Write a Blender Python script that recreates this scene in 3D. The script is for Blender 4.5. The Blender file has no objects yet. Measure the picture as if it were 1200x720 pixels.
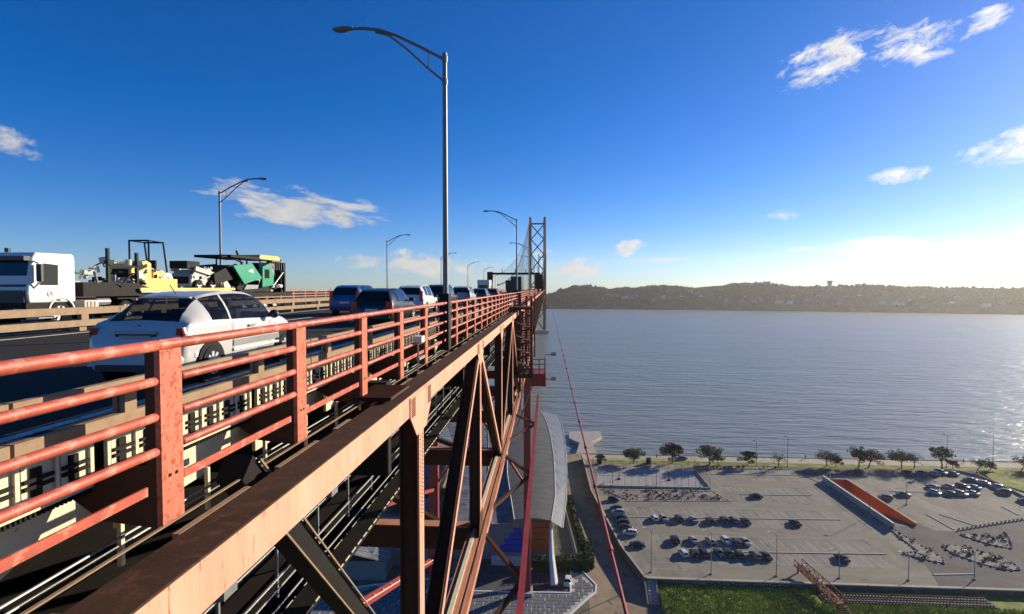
import bpy, bmesh, math, random
from mathutils import Vector, Matrix
from mathutils.geometry import tessellate_polygon
R = math.radians
S = bpy.context.scene
C = S.collection

# ------------------------------------------------------------------ camera, world, sun, exposure
CZ = 78.0                      # eye height above the river
SUN_AZ, SUN_EL = R(52), R(17)  # azimuth clockwise from the bridge axis (+Y)
cam = bpy.data.cameras.new('camera'); camo = bpy.data.objects.new('camera', cam); C.objects.link(camo)
cam.sensor_width = 36; cam.lens = 19.35; cam.clip_start = 0.05; cam.clip_end = 60000
camo.location = (0, 0, CZ)
camo.rotation_euler = (R(90) - math.atan(22/645), 0, math.atan(41/645))
S.camera = camo
S.view_settings.view_transform = 'Standard'; S.view_settings.look = 'None'
S.view_settings.exposure = 0.72; S.view_settings.gamma = 1

W = bpy.data.worlds.new('World'); S.world = W; W.use_nodes = True
def build_world():
    nt = W.node_tree; nt.nodes.clear(); N = nt.nodes.new; Lk = nt.links.new
    out = N('ShaderNodeOutputWorld'); bg = N('ShaderNodeBackground'); bg.inputs[1].default_value = 0.064
    Lk(bg.outputs[0], out.inputs[0])
    sky = N('ShaderNodeTexSky'); sky.sky_type = 'NISHITA'; sky.sun_disc = False
    sky.sun_elevation = SUN_EL; sky.sun_rotation = SUN_AZ
    sky.altitude = 50; sky.air_density = 0.8; sky.dust_density = 0.12; sky.ozone_density = 3.0
    hs = N('ShaderNodeHueSaturation'); hs.inputs['Saturation'].default_value = 1.4
    tn = N('ShaderNodeMix'); tn.data_type = 'RGBA'; tn.blend_type = 'MULTIPLY'; tn.inputs[0].default_value = 1; tn.inputs[7].default_value = (.88, .99, 1.36, 1)
    Lk(sky.outputs[0], hs.inputs['Color']); Lk(hs.outputs[0], tn.inputs[6])
    tc = N('ShaderNodeTexCoord'); sp = N('ShaderNodeSeparateXYZ'); Lk(tc.outputs['Generated'], sp.inputs[0])
    def m(op, a, b=None, c=None, clamp=False):
        n = N('ShaderNodeMath'); n.operation = op; n.use_clamp = clamp
        for i, v in enumerate((a, b, c)):
            if v is None: continue
            if isinstance(v, (int, float)): n.inputs[i].default_value = v
            else: Lk(v, n.inputs[i])
        return n.outputs[0]
    u = m('ARCTAN2', sp.outputs[0], sp.outputs[1]); v = m('ARCSINE', sp.outputs[2])
    def noise(su, sv, scale, det, rough, rot=0.0, off=0.0, dist=0.0):
        c, s = math.cos(rot), math.sin(rot)
        a = m('ADD', m('MULTIPLY', u, c*su), m('MULTIPLY', v, s*su)); b = m('ADD', m('MULTIPLY', u, -s*sv), m('MULTIPLY', v, c*sv))
        cb = N('ShaderNodeCombineXYZ'); Lk(a, cb.inputs[0]); Lk(b, cb.inputs[1]); cb.inputs[2].default_value = off
        n = N('ShaderNodeTexNoise'); n.inputs['Scale'].default_value = scale; n.inputs['Detail'].default_value = det
        n.inputs['Roughness'].default_value = rough; n.inputs['Distortion'].default_value = dist
        Lk(cb.outputs[0], n.inputs['Vector']); return n.outputs['Fac']
    n_wisp = noise(1, 3.6, 13, 7, .62, R(-7), 3.1, .3)
    n_puff = noise(1, 1.5, 26, 8, .62, 0, 7.7, .1)
    n_rag = noise(1, 2.0, 22, 8, .70, R(14), 1.3, .4)
    n_low = noise(1, 4.5, 7, 7, .6, 0, 5.0, .2)
    # cloud banks: azimuth, elevation, half widths, tilt, noise, gain
    banks = [(-.425, .134, .165, .036, -.12, n_wisp, 1.25), (-.215, .040, .10, .030, -.05, n_puff, 1.25), (-.125, .030, .08, .022, 0, n_puff, 1.0),
             (.455, .345, .085, .038, .25, n_rag, 1.1), (.555, .345, .085, .032, -.05, n_rag, 1.1), (.640, .350, .030, .017, .2, n_rag, 1.1),
             (.545, .165, .045, .013, .05, n_rag, .95), (-.81, .192, .075, .022, -.05, n_puff, .9), (.145, .070, .040, .016, .2, n_puff, 1.2),
             (.05, .034, .075, .022, .05, n_puff, 1.1), (.42, .063, .04, .006, 0, n_low, .9), (.20, .050, .06, .005, 0, n_low, .9),
             (.69, .19, .085, .03, .1, n_rag, 1.0), (.60, .050, .22, .028, -.03, n_low, 1.1), (.95, .10, .3, .05, 0, n_low, 1.0),
             (-.01, .066, .03, .010, 0, n_puff, .9), (-1.35, .12, .3, .05, 0, n_puff, .9), (1.5, .2, .3, .05, 0, n_rag, .9), (2.4, .15, .4, .05, 0, n_puff, .9), (-2.3, .16, .4, .05, .1, n_puff, .9),
             (.385, .118, .03, .010, 0, n_rag, .7), (-.33, .047, .05, .014, 0, n_puff, .75)]
    dens = None
    for (u0, v0, a, b, tl, nz, gain) in banks:
        du = m('SUBTRACT', u, u0); dv = m('SUBTRACT', v, v0); c, s = math.cos(tl), math.sin(tl)
        p = m('ADD', m('MULTIPLY', du, c/a), m('MULTIPLY', dv, s/a)); q = m('ADD', m('MULTIPLY', du, -s/b), m('MULTIPLY', dv, c/b))
        e = m('SUBTRACT', 1.0, m('ADD', m('MULTIPLY', p, p), m('MULTIPLY', q, q)))
        e = m('MAXIMUM', e, -1.0)
        d = m('ADD', m('MULTIPLY', m('SUBTRACT', nz, .5), 4.2), m('MULTIPLY_ADD', e, .95, -.30))
        d = m('MULTIPLY', d, gain)
        d = m('MULTIPLY', d, m('MULTIPLY_ADD', e, 3.0, .9, True), None)
        dens = d if dens is None else m('MAXIMUM', dens, d)
    alpha = m('MULTIPLY', m('MULTIPLY', dens, 1.1, None, True), .93)
    # brightness of a cloud: whiter where thick towards its sunlit top, brighter near the sun
    sx, sy, sz = math.sin(SUN_AZ)*math.cos(SUN_EL), math.cos(SUN_AZ)*math.cos(SUN_EL), math.sin(SUN_EL)
    dt = N('ShaderNodeVectorMath'); dt.operation = 'DOT_PRODUCT'; Lk(tc.outputs['Generated'], dt.inputs[0]); dt.inputs[1].default_value = (sx, sy, sz)
    near = m('POWER', m('MAXIMUM', dt.outputs['Value'], 0.0), 3.0)
    lum = m('MULTIPLY', m('MULTIPLY_ADD', near, 3.5, 6.2), m('MULTIPLY_ADD', n_puff, .7, .62))
    cc = N('ShaderNodeCombineXYZ')
    Lk(lum, cc.inputs[0]); Lk(m('MULTIPLY', lum, .985), cc.inputs[1]); Lk(m('MULTIPLY', lum, .95), cc.inputs[2])
    mx = N('ShaderNodeMix'); mx.data_type = 'RGBA'
    Lk(alpha, mx.inputs[0]); Lk(tn.outputs[2], mx.inputs[6]); Lk(cc.outputs[0], mx.inputs[7])
    Lk(mx.outputs[2], bg.inputs[0])
build_world()
sun = bpy.data.lights.new('sun', 'SUN'); sun.energy = 5.0; sun.angle = R(.53); sun.color = (1, .87, .67)
suno = bpy.data.objects.new('sun', sun); C.objects.link(suno)
SD = Vector((math.sin(SUN_AZ)*math.cos(SUN_EL), math.cos(SUN_AZ)*math.cos(SUN_EL), math.sin(SUN_EL)))
suno.rotation_euler = SD.to_track_quat('Z', 'Y').to_euler(); suno.location = (150, 100, 140)

# ------------------------------------------------------------------ materials
MATS = {}
def mat(name, col, rough=.6, metal=0.0, var=.12, vs=1.5, bump=0.0, bs=30.0, col2=None, amt=.55, s2=4.0, soft=.08, objcol=False, coat=0.0, spec=.5, stretch=(1, 1, 1), col3=None, s3=.8, amt3=.66):
    M = bpy.data.materials.new(name); M.use_nodes = True; nt = M.node_tree; N = nt.nodes.new; Lk = nt.links.new
    b = nt.nodes['Principled BSDF']; b.inputs['Roughness'].default_value = rough; b.inputs['Metallic'].default_value = metal
    b.inputs['Specular IOR Level'].default_value = spec if rough < .55 else min(spec, .15); b.inputs['Coat Weight'].default_value = coat
    tc = N('ShaderNodeTexCoord'); mp = N('ShaderNodeMapping'); mp.inputs['Scale'].default_value = stretch; Lk(tc.outputs['Object'], mp.inputs[0])
    def noise(sc, det=5, rg=.6):
        n = N('ShaderNodeTexNoise'); n.inputs['Scale'].default_value = sc; n.inputs['Detail'].default_value = det; n.inputs['Roughness'].default_value = rg
        Lk(mp.outputs[0], n.inputs['Vector']); return n.outputs['Fac']
    if objcol:
        oi = N('ShaderNodeObjectInfo'); csock = oi.outputs['Color']
    else:
        n1 = noise(vs); r = N('ShaderNodeValToRGB'); r.color_ramp.elements[0].position = .3; r.color_ramp.elements[1].position = .7
        r.color_ramp.elements[0].color = (*[max(0, c*(1-var)) for c in col], 1); r.color_ramp.elements[1].color = (*[min(1, c*(1+var)) for c in col], 1)
        Lk(n1, r.inputs[0]); csock = r.outputs[0]
    if col2 is not None:
        n2 = noise(s2, 7, .65); mr = N('ShaderNodeMapRange'); mr.inputs['From Min'].default_value = amt-soft; mr.inputs['From Max'].default_value = amt+soft
        Lk(n2, mr.inputs['Value']); mx = N('ShaderNodeMix'); mx.data_type = 'RGBA'; Lk(mr.outputs[0], mx.inputs[0]); Lk(csock, mx.inputs[6]); mx.inputs[7].default_value = (*col2, 1); csock = mx.outputs[2]
    if col3 is not None:
        n3 = noise(s3, 6, .6); m3 = N('ShaderNodeMapRange'); m3.inputs['From Min'].default_value = amt3-.03; m3.inputs['From Max'].default_value = amt3+.03
        Lk(n3, m3.inputs['Value']); x3 = N('ShaderNodeMix'); x3.data_type = 'RGBA'; Lk(m3.outputs[0], x3.inputs[0]); Lk(csock, x3.inputs[6]); x3.inputs[7].default_value = (*col3, 1); csock = x3.outputs[2]
    Lk(csock, b.inputs['Base Color'])
    if bump:
        bn = N('ShaderNodeBump'); bn.inputs['Strength'].default_value = bump; bn.inputs['Distance'].default_value = .05
        Lk(noise(bs, 4), bn.inputs['Height']); Lk(bn.outputs[0], b.inputs['Normal'])
    MATS[name] = M; return M
salmon = mat('faded_red_paint', (.52, .235, .15), .55, var=.10, vs=.9, col2=(.30, .10, .05), amt=.665, s2=9, soft=.02, bump=.12, bs=25)
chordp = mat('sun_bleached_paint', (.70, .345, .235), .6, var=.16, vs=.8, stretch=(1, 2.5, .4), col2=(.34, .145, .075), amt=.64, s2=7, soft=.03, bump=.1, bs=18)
railp = mat('worn_red_rail_paint', (.43, .080, .042), .5, var=.18, vs=4, col2=(.60, .215, .14), amt=.575, s2=3.5, soft=.05, bump=.15, bs=60)
postp = mat('mottled_red_post_paint', (.54, .17, .105), .6, var=.12, vs=5, col2=(.36, .085, .045), amt=.57, s2=14, soft=.05, bump=.15, bs=50)
steel = mat('brown_red_steel', (.082, .040, .024), .6, var=.2, vs=.8, col2=(.10, .045, .03), amt=.6, s2=3, soft=.08, bump=.1, bs=20)  # dark brown also puts shade into unlit truss and post webs
redst = mat('bright_red_steel', (.27, .032, .026), .45, var=.15, vs=1, bump=.08, bs=20)
towerp = mat('tower_paint', (.10, .030, .022), .6, var=.1, vs=.05)
chordtop = mat('shaded_chord_top', (.055, .030, .018), .75, var=.25, vs=1.5, col2=(.10, .05, .03), amt=.6, s2=5, bump=.1, bs=30)  # shade on the top face is put into this darker colour
tan = mat('tan_guard_rail_paint', (.30, .21, .13), .6, var=.14, vs=2, col2=(.25, .14, .08), amt=.62, s2=6, bump=.1, bs=30)
cream = mat('cream_paint', (.66, .60, .43), .55, var=.08, vs=3, col2=(.40, .32, .2), amt=.66, s2=8, soft=.04)
black = mat('near_black_steel', (.014, .012, .011), .6, var=.3, vs=2)
darkdeck = mat('shaded_under_deck', (.022, .018, .016), .7, var=.25, vs=.5)  # near-black colour carries the shade under the deck
galv = mat('galvanised_steel', (.30, .31, .31), .45, .6, var=.1, vs=2)
lampm = mat('weathered_lamp_metal', (.17, .175, .18), .5, .5, var=.12, vs=2)
asph = mat('bridge_asphalt', (.029, .028, .027), .95, var=.18, vs=.7, bump=.25, bs=80, col2=(.032, .032, .034), amt=.55, s2=.5, soft=.15, stretch=(1, .15, 1))
paintw = mat('white_marking', (.60, .60, .57), .6, var=.1, vs=3, col2=(.28, .27, .24), amt=.55, s2=6)
white = mat('white_paint', (.66, .655, .62), .5, var=.05, vs=2)
conc = mat('concrete', (.36, .34, .30), .85, var=.15, vs=.5, bump=.2, bs=6)
def lot_mat(name, a, b, s2=.12, st=(1, 1, 1)): return mat(name, a, .88, var=.16, vs=.5, bump=.15, bs=5, col2=b, amt=.54, s2=s2, soft=.12, stretch=st, col3=tuple(c*.55 for c in b), s3=.55, amt3=.655)
lot = lot_mat('worn_car_park_paving', (.25, .235, .19), (.165, .155, .125), .16, (1, .35, 1))
roadm = lot_mat('grey_asphalt', (.105, .102, .098), (.075, .073, .07), .15)
promm = lot_mat('pale_promenade_paving', (.42, .38, .29), (.34, .305, .23), .1)
dirt = lot_mat('sandy_ground', (.30, .235, .155), (.19, .145, .09), .12)
groundm = lot_mat('dusty_ground', (.20, .175, .13), (.10, .105, .06), .06)
stonem = lot_mat('pale_stone_chips', (.27, .25, .215), (.15, .14, .115), .8)
courtm = lot_mat('court_surface', (.32, .32, .32), (.27, .27, .29), .15)
grassm = mat('grass', (.20, .23, .045), .9, var=.45, vs=.35, bump=.9, bs=3, col2=(.12, .10, .035), amt=.56, s2=.25, soft=.12)
bladem = mat('grass_blades', (.30, .36, .07), .8, var=.4, vs=.3)
leafm = mat('olive_leaves', (.060, .062, .030), .75, var=.45, vs=.5)
hedgem = mat('hedge_leaves', (.035, .048, .018), .75, var=.5, vs=.5)
bark = mat('bark', (.10, .075, .055), .9, var=.2, vs=3)
hillm = mat('wooded_hillside', (.062, .062, .034), .95, var=.35, vs=.012, col2=(.17, .145, .10), amt=.62, s2=.02, soft=.05)
forestm = mat('far_tree_canopy', (.050, .052, .026), .95, var=.4, vs=.02)
orange = mat('orange_red_wall', (.60, .13, .03), .7, var=.12, vs=.4)
slate = mat('slate_paving', (.15, .155, .155), .6, var=.3, vs=1.2, bump=.2, bs=4)
joint = mat('pale_joint', (.40, .40, .38), .8)
roofg = mat('grey_membrane_roof', (.165, .16, .142), .6, var=.12, vs=.25, col2=(.12, .117, .105), amt=.54, s2=.3, soft=.1, stretch=(.5, 2.5, 1))
roofb = mat('blue_grey_roof', (.20, .205, .20), .55, var=.25, vs=.2, col2=(.085, .10, .115), amt=.54, s2=.35, soft=.08)
canopyg = mat('pale_canopy', (.185, .19, .185), .4, var=.15, vs=.3)
bluep = mat('blue_panel', (.01, .04, .42), .4); yellowp = mat('yellow_panel', (.70, .48, .05), .4); greenp = mat('green_panel', (.06, .30, .12), .4)
orangep = mat('orange_panel', (.40, .085, .02), .4)
rust = mat('rust_red_steel', (.16, .045, .03), .7, var=.3, vs=1)
wallm_dark = mat('stained_shaded_wall', (.10, .095, .085), .9, var=.3, vs=.5, col2=(.18,.165,.14), amt=.6, s2=.6)  # stained concrete, darkened further for the shade on its face
mastm = mat('dark_mast', (.16, .16, .15), .6, .3)
tyre = mat('tyre_rubber', (.018, .018, .019), .8)
rimm = mat('alloy_rim', (.62, .62, .62), .35, .15)
carp = mat('car_paint', (.5, .5, .5), .35, objcol=True, coat=.25, spec=.35)
glass = mat('dark_window_glass', (.010, .012, .014), .05, spec=.35, var=.1)
tint = bpy.data.materials.new('tinted_glass'); tint.use_nodes = True
def _tg():
    nt = tint.node_tree; N = nt.nodes.new; b = nt.nodes['Principled BSDF']; b.inputs['Base Color'].default_value = (.012,.014,.016,1); b.inputs['Roughness'].default_value = .04
    t = N('ShaderNodeBsdfTransparent'); t.inputs[0].default_value = (.55,.60,.60,1); m = N('ShaderNodeMixShader'); m.inputs[0].default_value = .42; nt.links.new(t.outputs[0], m.inputs[1]); nt.links.new(b.outputs[0], m.inputs[2]); nt.links.new(m.outputs[0], nt.nodes['Material Output'].inputs[0])
_tg()
redlamp = mat('red_lens', (.55, .01, .01), .15); plastic = mat('black_plastic', (.02, .02, .022), .5); silver = mat('grey_trim', (.30, .31, .32), .35, .3)
yel = mat('machine_yellow', (.72, .47, .10), .45, var=.08); mgreen = mat('machine_green', (.01, .27, .14), .4, var=.08)
bone = mat('machine_white', (.52, .50, .43), .5, var=.1); ballast = mat('track_ballast', (.055, .048, .042), .9, var=.3, vs=2, bump=.4, bs=6)
skinm = mat('skin', (.45, .27, .19), .6); cloth = mat('dark_clothes', (.03, .03, .04), .8)

def water_mat():
    M = bpy.data.materials.new('river_water'); M.use_nodes = True; nt = M.node_tree; N = nt.nodes.new; Lk = nt.links.new
    b = nt.nodes['Principled BSDF']; b.inputs['Base Color'].default_value = (.19, .205, .175, 1); b.inputs['Roughness'].default_value = .30; b.inputs['IOR'].default_value = 1.33
    tc = N('ShaderNodeTexCoord')
    def nz(rot, sc, det, rg, dist=.3):
        mp = N('ShaderNodeMapping'); mp.inputs['Rotation'].default_value = (0, 0, rot); mp.inputs['Scale'].default_value = sc; Lk(tc.outputs['Object'], mp.inputs[0])
        n = N('ShaderNodeTexNoise'); n.inputs['Scale'].default_value = 1; n.inputs['Detail'].default_value = det; n.inputs['Roughness'].default_value = rg; n.inputs['Distortion'].default_value = dist
        Lk(mp.outputs[0], n.inputs['Vector']); return n.outputs['Fac']
    def mth(op, a, b_):
        n = N('ShaderNodeMath'); n.operation = op
        for i, v in enumerate((a, b_)):
            if isinstance(v, (int, float)): n.inputs[i].default_value = v
            else: Lk(v, n.inputs[i])
        return n.outputs[0]
    w1 = nz(R(14), (.028, .115, 1), 2, .5); w2 = nz(R(4), (.10, .33, 1), 3, .55); w3 = nz(R(25), (.006, .016, 1), 3, .5)
    h = mth('ADD', mth('MULTIPLY', w1, 1.15), mth('MULTIPLY', w2, .75)); h = mth('MULTIPLY', h, mth('ADD', mth('MULTIPLY', w3, 1.0), .35))
    bn = N('ShaderNodeBump'); bn.inputs['Strength'].default_value = 1.0; bn.inputs['Distance'].default_value = 1.7
    Lk(h, bn.inputs['Height']); Lk(bn.outputs[0], b.inputs['Normal'])
    return M
waterm = water_mat()

# ------------------------------------------------------------------ mesh helpers
class MB:
    def __init__(s): s.v = []; s.f = []
    def add(s, vs, fs):
        o = len(s.v); s.v += [tuple(v) for v in vs]; s.f += [tuple(i+o for i in f) for f in fs]; return s
    def box(s, x0, x1, y0, y1, z0, z1):
        return s.add([(x0,y0,z0),(x1,y0,z0),(x1,y1,z0),(x0,y1,z0),(x0,y0,z1),(x1,y0,z1),(x1,y1,z1),(x0,y1,z1)],
                     [(0,3,2,1),(4,5,6,7),(0,1,5,4),(1,2,6,5),(2,3,7,6),(3,0,4,7)])
    def beam(s, p0, p1, w, d, up=(0,0,1)):
        p0, p1 = Vector(p0), Vector(p1); t = (p1-p0).normalized(); up = Vector(up)
        a = t.cross(up)
        if a.length < 1e-4: a = t.cross(Vector((1,0,0)))
        a.normalize(); b = a.cross(t).normalized(); a = a*(w/2); b = b*(d/2)
        vs = [p+i*a+j*b for p in (p0,p1) for (i,j) in ((-1,-1),(1,-1),(1,1),(-1,1))]
        return s.add(vs, [(3,2,1,0),(4,5,6,7),(0,1,5,4),(1,2,6,5),(2,3,7,6),(3,0,4,7)])
    def hbeam(s, p0, p1, w, d, t=.04):      # flanges face +-X, web between them
        p0, p1 = Vector(p0), Vector(p1); ax = (p1-p0).normalized(); n = Vector((1,0,0)); n = (n-ax*n.dot(ax)).normalized(); k = ax.cross(n)
        def pl(c0, c1, hw, hn):
            vs = [p+i*k*hw+j*n*hn for p in (c0,c1) for (i,j) in ((-1,-1),(1,-1),(1,1),(-1,1))]
            s.add(vs, [(3,2,1,0),(4,5,6,7),(0,1,5,4),(1,2,6,5),(2,3,7,6),(3,0,4,7)])
        pl(p0+n*(d/2-t/2), p1+n*(d/2-t/2), w/2, t/2); pl(p0-n*(d/2-t/2), p1-n*(d/2-t/2), w/2, t/2); pl(p0, p1, t/2, d/2-t-.001)
        return s
    def tube(s, pts, r, n=8, cap=True):
        pts = [Vector(p) for p in pts]; rs = r if isinstance(r, (list, tuple)) else [r]*len(pts); o = len(s.v); ref = None
        for i, p in enumerate(pts):
            t = (pts[min(i+1, len(pts)-1)]-pts[max(i-1, 0)]).normalized()
            if ref is None: ref = t.orthogonal().normalized()
            a = (ref-t*ref.dot(t)).normalized(); ref = a; b = t.cross(a)
            for k in range(n):
                q = 2*math.pi*k/n; s.v.append(tuple(p+(a*math.cos(q)+b*math.sin(q))*rs[i]))
        for i in range(len(pts)-1):
            for k in range(n):
                a, b = o+i*n+k, o+i*n+(k+1) % n; s.f.append((a, b, b+n, a+n))
        if cap: s.f.append(tuple(o+k for k in reversed(range(n)))); e = o+(len(pts)-1)*n; s.f.append(tuple(e+k for k in range(n)))
        return s
    def cyl(s, c, axis, r, h, n=16):
        c = Vector(c); a = Vector(axis).normalized()*(h/2); return s.tube([c-a, c+a], r, n)
    def prism(s, poly, z0, z1, holes=(), bottom=False):
        loops = [[Vector((p[0], p[1], 0)) for p in poly]]+[[Vector((p[0], p[1], 0)) for p in h] for h in holes]
        flat = [p for l in loops for p in l]; tr = tessellate_polygon(loops); o = len(s.v)
        s.v += [(p.x, p.y, z1) for p in flat]
        for t in tr:
            a, b, c = (flat[i] for i in t); up = (b-a).cross(c-a).z > 0
            s.f.append(tuple(o+i for i in (t if up else t[::-1])))
        if z0 is not None:
            o2 = len(s.v); s.v += [(p.x, p.y, z0) for p in flat]; k = 0
            for l in loops:
                n = len(l)
                for i in range(n): a, b = k+i, k+(i+1) % n; s.f.append((o2+a, o2+b, o+b, o+a))
                k += n
            if bottom:
                for t in tr: s.f.append(tuple(o2+i for i in t))
        return s
    def extr(s, poly2, axis, a0, a1):       # polygon in the plane across axis ('x': (y,z), 'y': (x,z)), thickness a0..a1
        n = len(poly2); mk = (lambda p, a: (a, p[0], p[1])) if axis == 'x' else (lambda p, a: (p[0], a, p[1]))
        vs = [mk(p, a0) for p in poly2]+[mk(p, a1) for p in poly2]
        return s.add(vs, [tuple(range(n)), tuple(range(2*n-1, n-1, -1))]+[(i, i+n, (i+1) % n+n, (i+1) % n) for i in range(n)])
    def ball(s, c, r, sub=1):
        bm = bmesh.new(); bmesh.ops.create_icosphere(bm, subdivisions=sub, radius=1); r = (r,)*3 if isinstance(r, (int, float)) else r
        s.add([(c[0]+v.co.x*r[0], c[1]+v.co.y*r[1], c[2]+v.co.z*r[2]) for v in bm.verts], [[v.index for v in f.verts] for f in bm.faces]); bm.free(); return s
    def mesh(s, name, m, smooth=False, fix=True):
        me = bpy.data.meshes.new(name); me.from_pydata(s.v, [], s.f)
        if fix:
            bm = bmesh.new(); bm.from_mesh(me); bmesh.ops.recalc_face_normals(bm, faces=bm.faces[:]); bm.to_mesh(me); bm.free()
        if m: me.materials.append(m)
        if smooth:
            me.polygons.foreach_set('use_smooth', [True]*len(me.polygons)); me.set_sharp_from_angle(angle=R(40))
        me.update(); return me
def link(name, data, parent=None, loc=None):
    o = bpy.data.objects.new(name, data); C.objects.link(o)
    if parent: o.parent = parent
    if loc: o.location = loc
    return o
def tag(o, label, cat, group=None, kind=None):
    if label: o['label'] = label
    if cat: o['category'] = cat
    if group: o['group'] = group
    if kind: o['kind'] = kind
    return o
def thing(name, label, cat, loc=(0,0,0), rz=0, group=None):
    o = link(name, None, loc=loc); o.rotation_euler = (0,0,rz); o.empty_display_size = .3; return tag(o, label, cat, group)
def base(o):                                # world position of an object through its (unrotated) parents
    v = Vector((0,0,0))
    while o: v += o.location; o = o.parent
    return v
def part(name, mb, m, parent, world=False, smooth=False, fix=True, stuff=False, loc=None, label=None):
    if world:
        b = base(parent); mb.v = [(v[0]-b.x, v[1]-b.y, v[2]-b.z) for v in mb.v]
    o = link(name, mb.mesh(name, m, smooth, fix), parent, loc)
    if stuff: o['kind'] = 'stuff'
    if label: o['label'] = label
    return o
def inst(name, me, parent, loc, rot=None):
    o = link(name, me, parent, loc)
    if rot: o.rotation_euler = rot
    return o
def copy_tree(o, parent=None):
    c = o.copy(); C.objects.link(c); c.parent = parent
    for ch in o.children: copy_tree(ch, c)
    return c
def solid(name, mb, m, label, cat, group=None, smooth=False, loc=(0,0,0)):
    o = link(name, mb.mesh(name, m, smooth), loc=loc); return tag(o, label, cat, group)
def struct(name, mb, m, smooth=False, fix=True, parent=None):
    o = link(name, mb.mesh(name, m, smooth, fix), parent)
    if not parent: o['kind'] = 'structure'
    return o

# ------------------------------------------------------------------ river, banks, hills
struct('river', MB().add([(-6000,238,0),(6000,238,0),(6000,2600,0),(-6000,2600,0)], [(0,1,2,3)]), waterm)
def shore_y(x): return 2112-.10*x-.000105*x*x if x > 0 else 2112+.02*x
def far_bank():
    rng = random.Random(4); mb = MB()
    kn = [(-6000,60),(-5000,70),(-2500,75),(-1200,70),(-500,60),(-60,40),(15,52),(60,74),(120,90),(165,92),(215,86),(275,74),(360,80),(450,92),(540,86),(610,77),(680,80),(735,98),(800,104),(830,101),(900,92),(1020,86),(1160,90),(1300,84),(1500,80),(1750,82),(2200,95),(3200,90),(6000,80)]
    def top(x):
        for (a, ha), (b, hb) in zip(kn, kn[1:]):
            if a <= x <= b:
                t = (x-a)/(b-a); t = t*t*(3-2*t); return ha+(hb-ha)*t
        return 70
    from mathutils import noise as mn
    def hz(x, d):       # d: metres behind the shore line
        prof = 0.0 if d <= 0 else min(1.0, (d/230)**.62)
        n = mn.noise(Vector((x*.011, d*.011, 2)))*10+mn.noise(Vector((x*.03, d*.03, 7)))*4.5
        back = max(0, d-300)*.012
        return 2.0 + (top(x)*.90-2)*prof + n*prof - back
    xs = [-6000,-5000,-3600,-2600]+list(range(-2000, 2700, 14))+[3000,3800,5000,6000]
    ds = [-3,0,8,20,36,55,80,110,145,185,230,280,340,420,560,800]
    for x in xs:
        for d in ds: mb.v.append((x, shore_y(max(-3000, min(3000, x)))+d, -4 if d < 0 else hz(x, d)))
    n = len(ds)
    for i in range(len(xs)-1):
        for j in range(n-1): a = i*n+j; mb.f.append((a, a+n, a+n+1, a+1))
    struct('hills', mb, hillm, smooth=False)
    # the woods that cover them: one mass of crowns
    fb = MB(); oct_v = [(1,0,0),(.3,.95,0),(-.8,.6,0),(-.8,-.6,0),(.3,-.95,0),(0,0,1.0),(0,0,-.5)]
    oct_f = [(i,(i+1)%5,5) for i in range(5)]
    for k in range(9500):
        x = rng.uniform(-40, 2150) if k > 900 else rng.uniform(-1500, 0); d = 4+300*rng.random()**1.1
        cl = mn.noise(Vector((x*.008, d*.012, 11)))
        if cl < -.12 and rng.random() < .8 and d < 190: continue
        r = rng.uniform(3.0, 8.0)*(1 if d < 150 else 1.05); h = r*rng.uniform(.7, 1.35)
        z = hz(x, d); c, s = math.cos(k), math.sin(k); y = shore_y(x)+d
        fb.add([(x+(a*c-b*s)*r, y+(a*s+b*c)*r, z+q*h+h*.2) for a, b, q in oct_v], oct_f)
    o = link('woodland', fb.mesh('woodland', forestm)); o['kind'] = 'stuff'
    # houses scattered over the slope
    meshes = []
    wallm = [mat('house_wall_%s' % n, c, .8) for n, c in (('white', (.62,.60,.55)), ('ochre', (.42,.33,.22)), ('grey', (.33,.32,.30)))]
    roofm = mat('house_roof', (.26,.12,.075), .8)
    spots = [(205,70,9),(214,55,7),(283,95,12),(292,88,9),(300,90,14),(306,102,10),(315,86,9),(330,80,8),(278,112,9),(345,92,12),(575,88,16),(640,82,10),(655,60,12),(700,40,12),(722,70,14),(735,35,20),(760,44,11),(812,25,26),(842,24,22),(905,52,12),(955,90,14),(990,30,16),(1040,95,12),(1085,110,14),(1115,42,22),(1150,30,34),(1196,60,16),(1240,85,14),(1290,40,20),(1338,105,13),(1365,28,26),(1412,52,18),(1440,80,14),(1475,36,22),(1508,95,16),(1530,60,18),(1560,110,14),(1582,45,20),(880,96,12),(400,44,14),(440,70,9),(510,95,10)]
    for i, (x, d, w) in enumerate(spots):
        h = rng.uniform(6, 12) if w < 18 else rng.uniform(7, 10); z = hz(x, d)-2; dep = rng.uniform(8, 12)
        ci = rng.choice((0,0,0,1,2)); wd = 'long' if w > 15 else ('medium' if w > 10 else 'small')
        t = thing('hillside_house', '%s %s walled house %s of the wooded hillside across the river' % (wd, ('white','ochre','grey')[ci], 'on the low shore' if d < 50 else ('halfway up' if d < 84 else 'high up near the ridge')), 'house', (x, shore_y(x)+d-4, z), rng.uniform(-.4,.4), 'houses on the far hillside')
        part('wall', MB().box(-w/2, w/2, -dep/2, dep/2, 0, h), wallm[ci], t)
        part('roof', MB().extr([(-dep/2-.5,h),(dep/2+.5,h),(0,h+dep*.28)], 'x', -w/2-.5, w/2+.5), roofm, t)
    x, d = 1033, 190; t = thing('water_tower', 'dark blocky water tower rising above the ridge across the river', 'tower', (x, shore_y(x)+d, hz(x, d)-4))
    zt = 106-(hz(x, d)-4)
    part('shaft', MB().box(-5,5,-5,5,0,zt-9), wallm[2], t); part('tank', MB().box(-7,7,-7,7,zt-9,zt), wallm[2], t)
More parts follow.
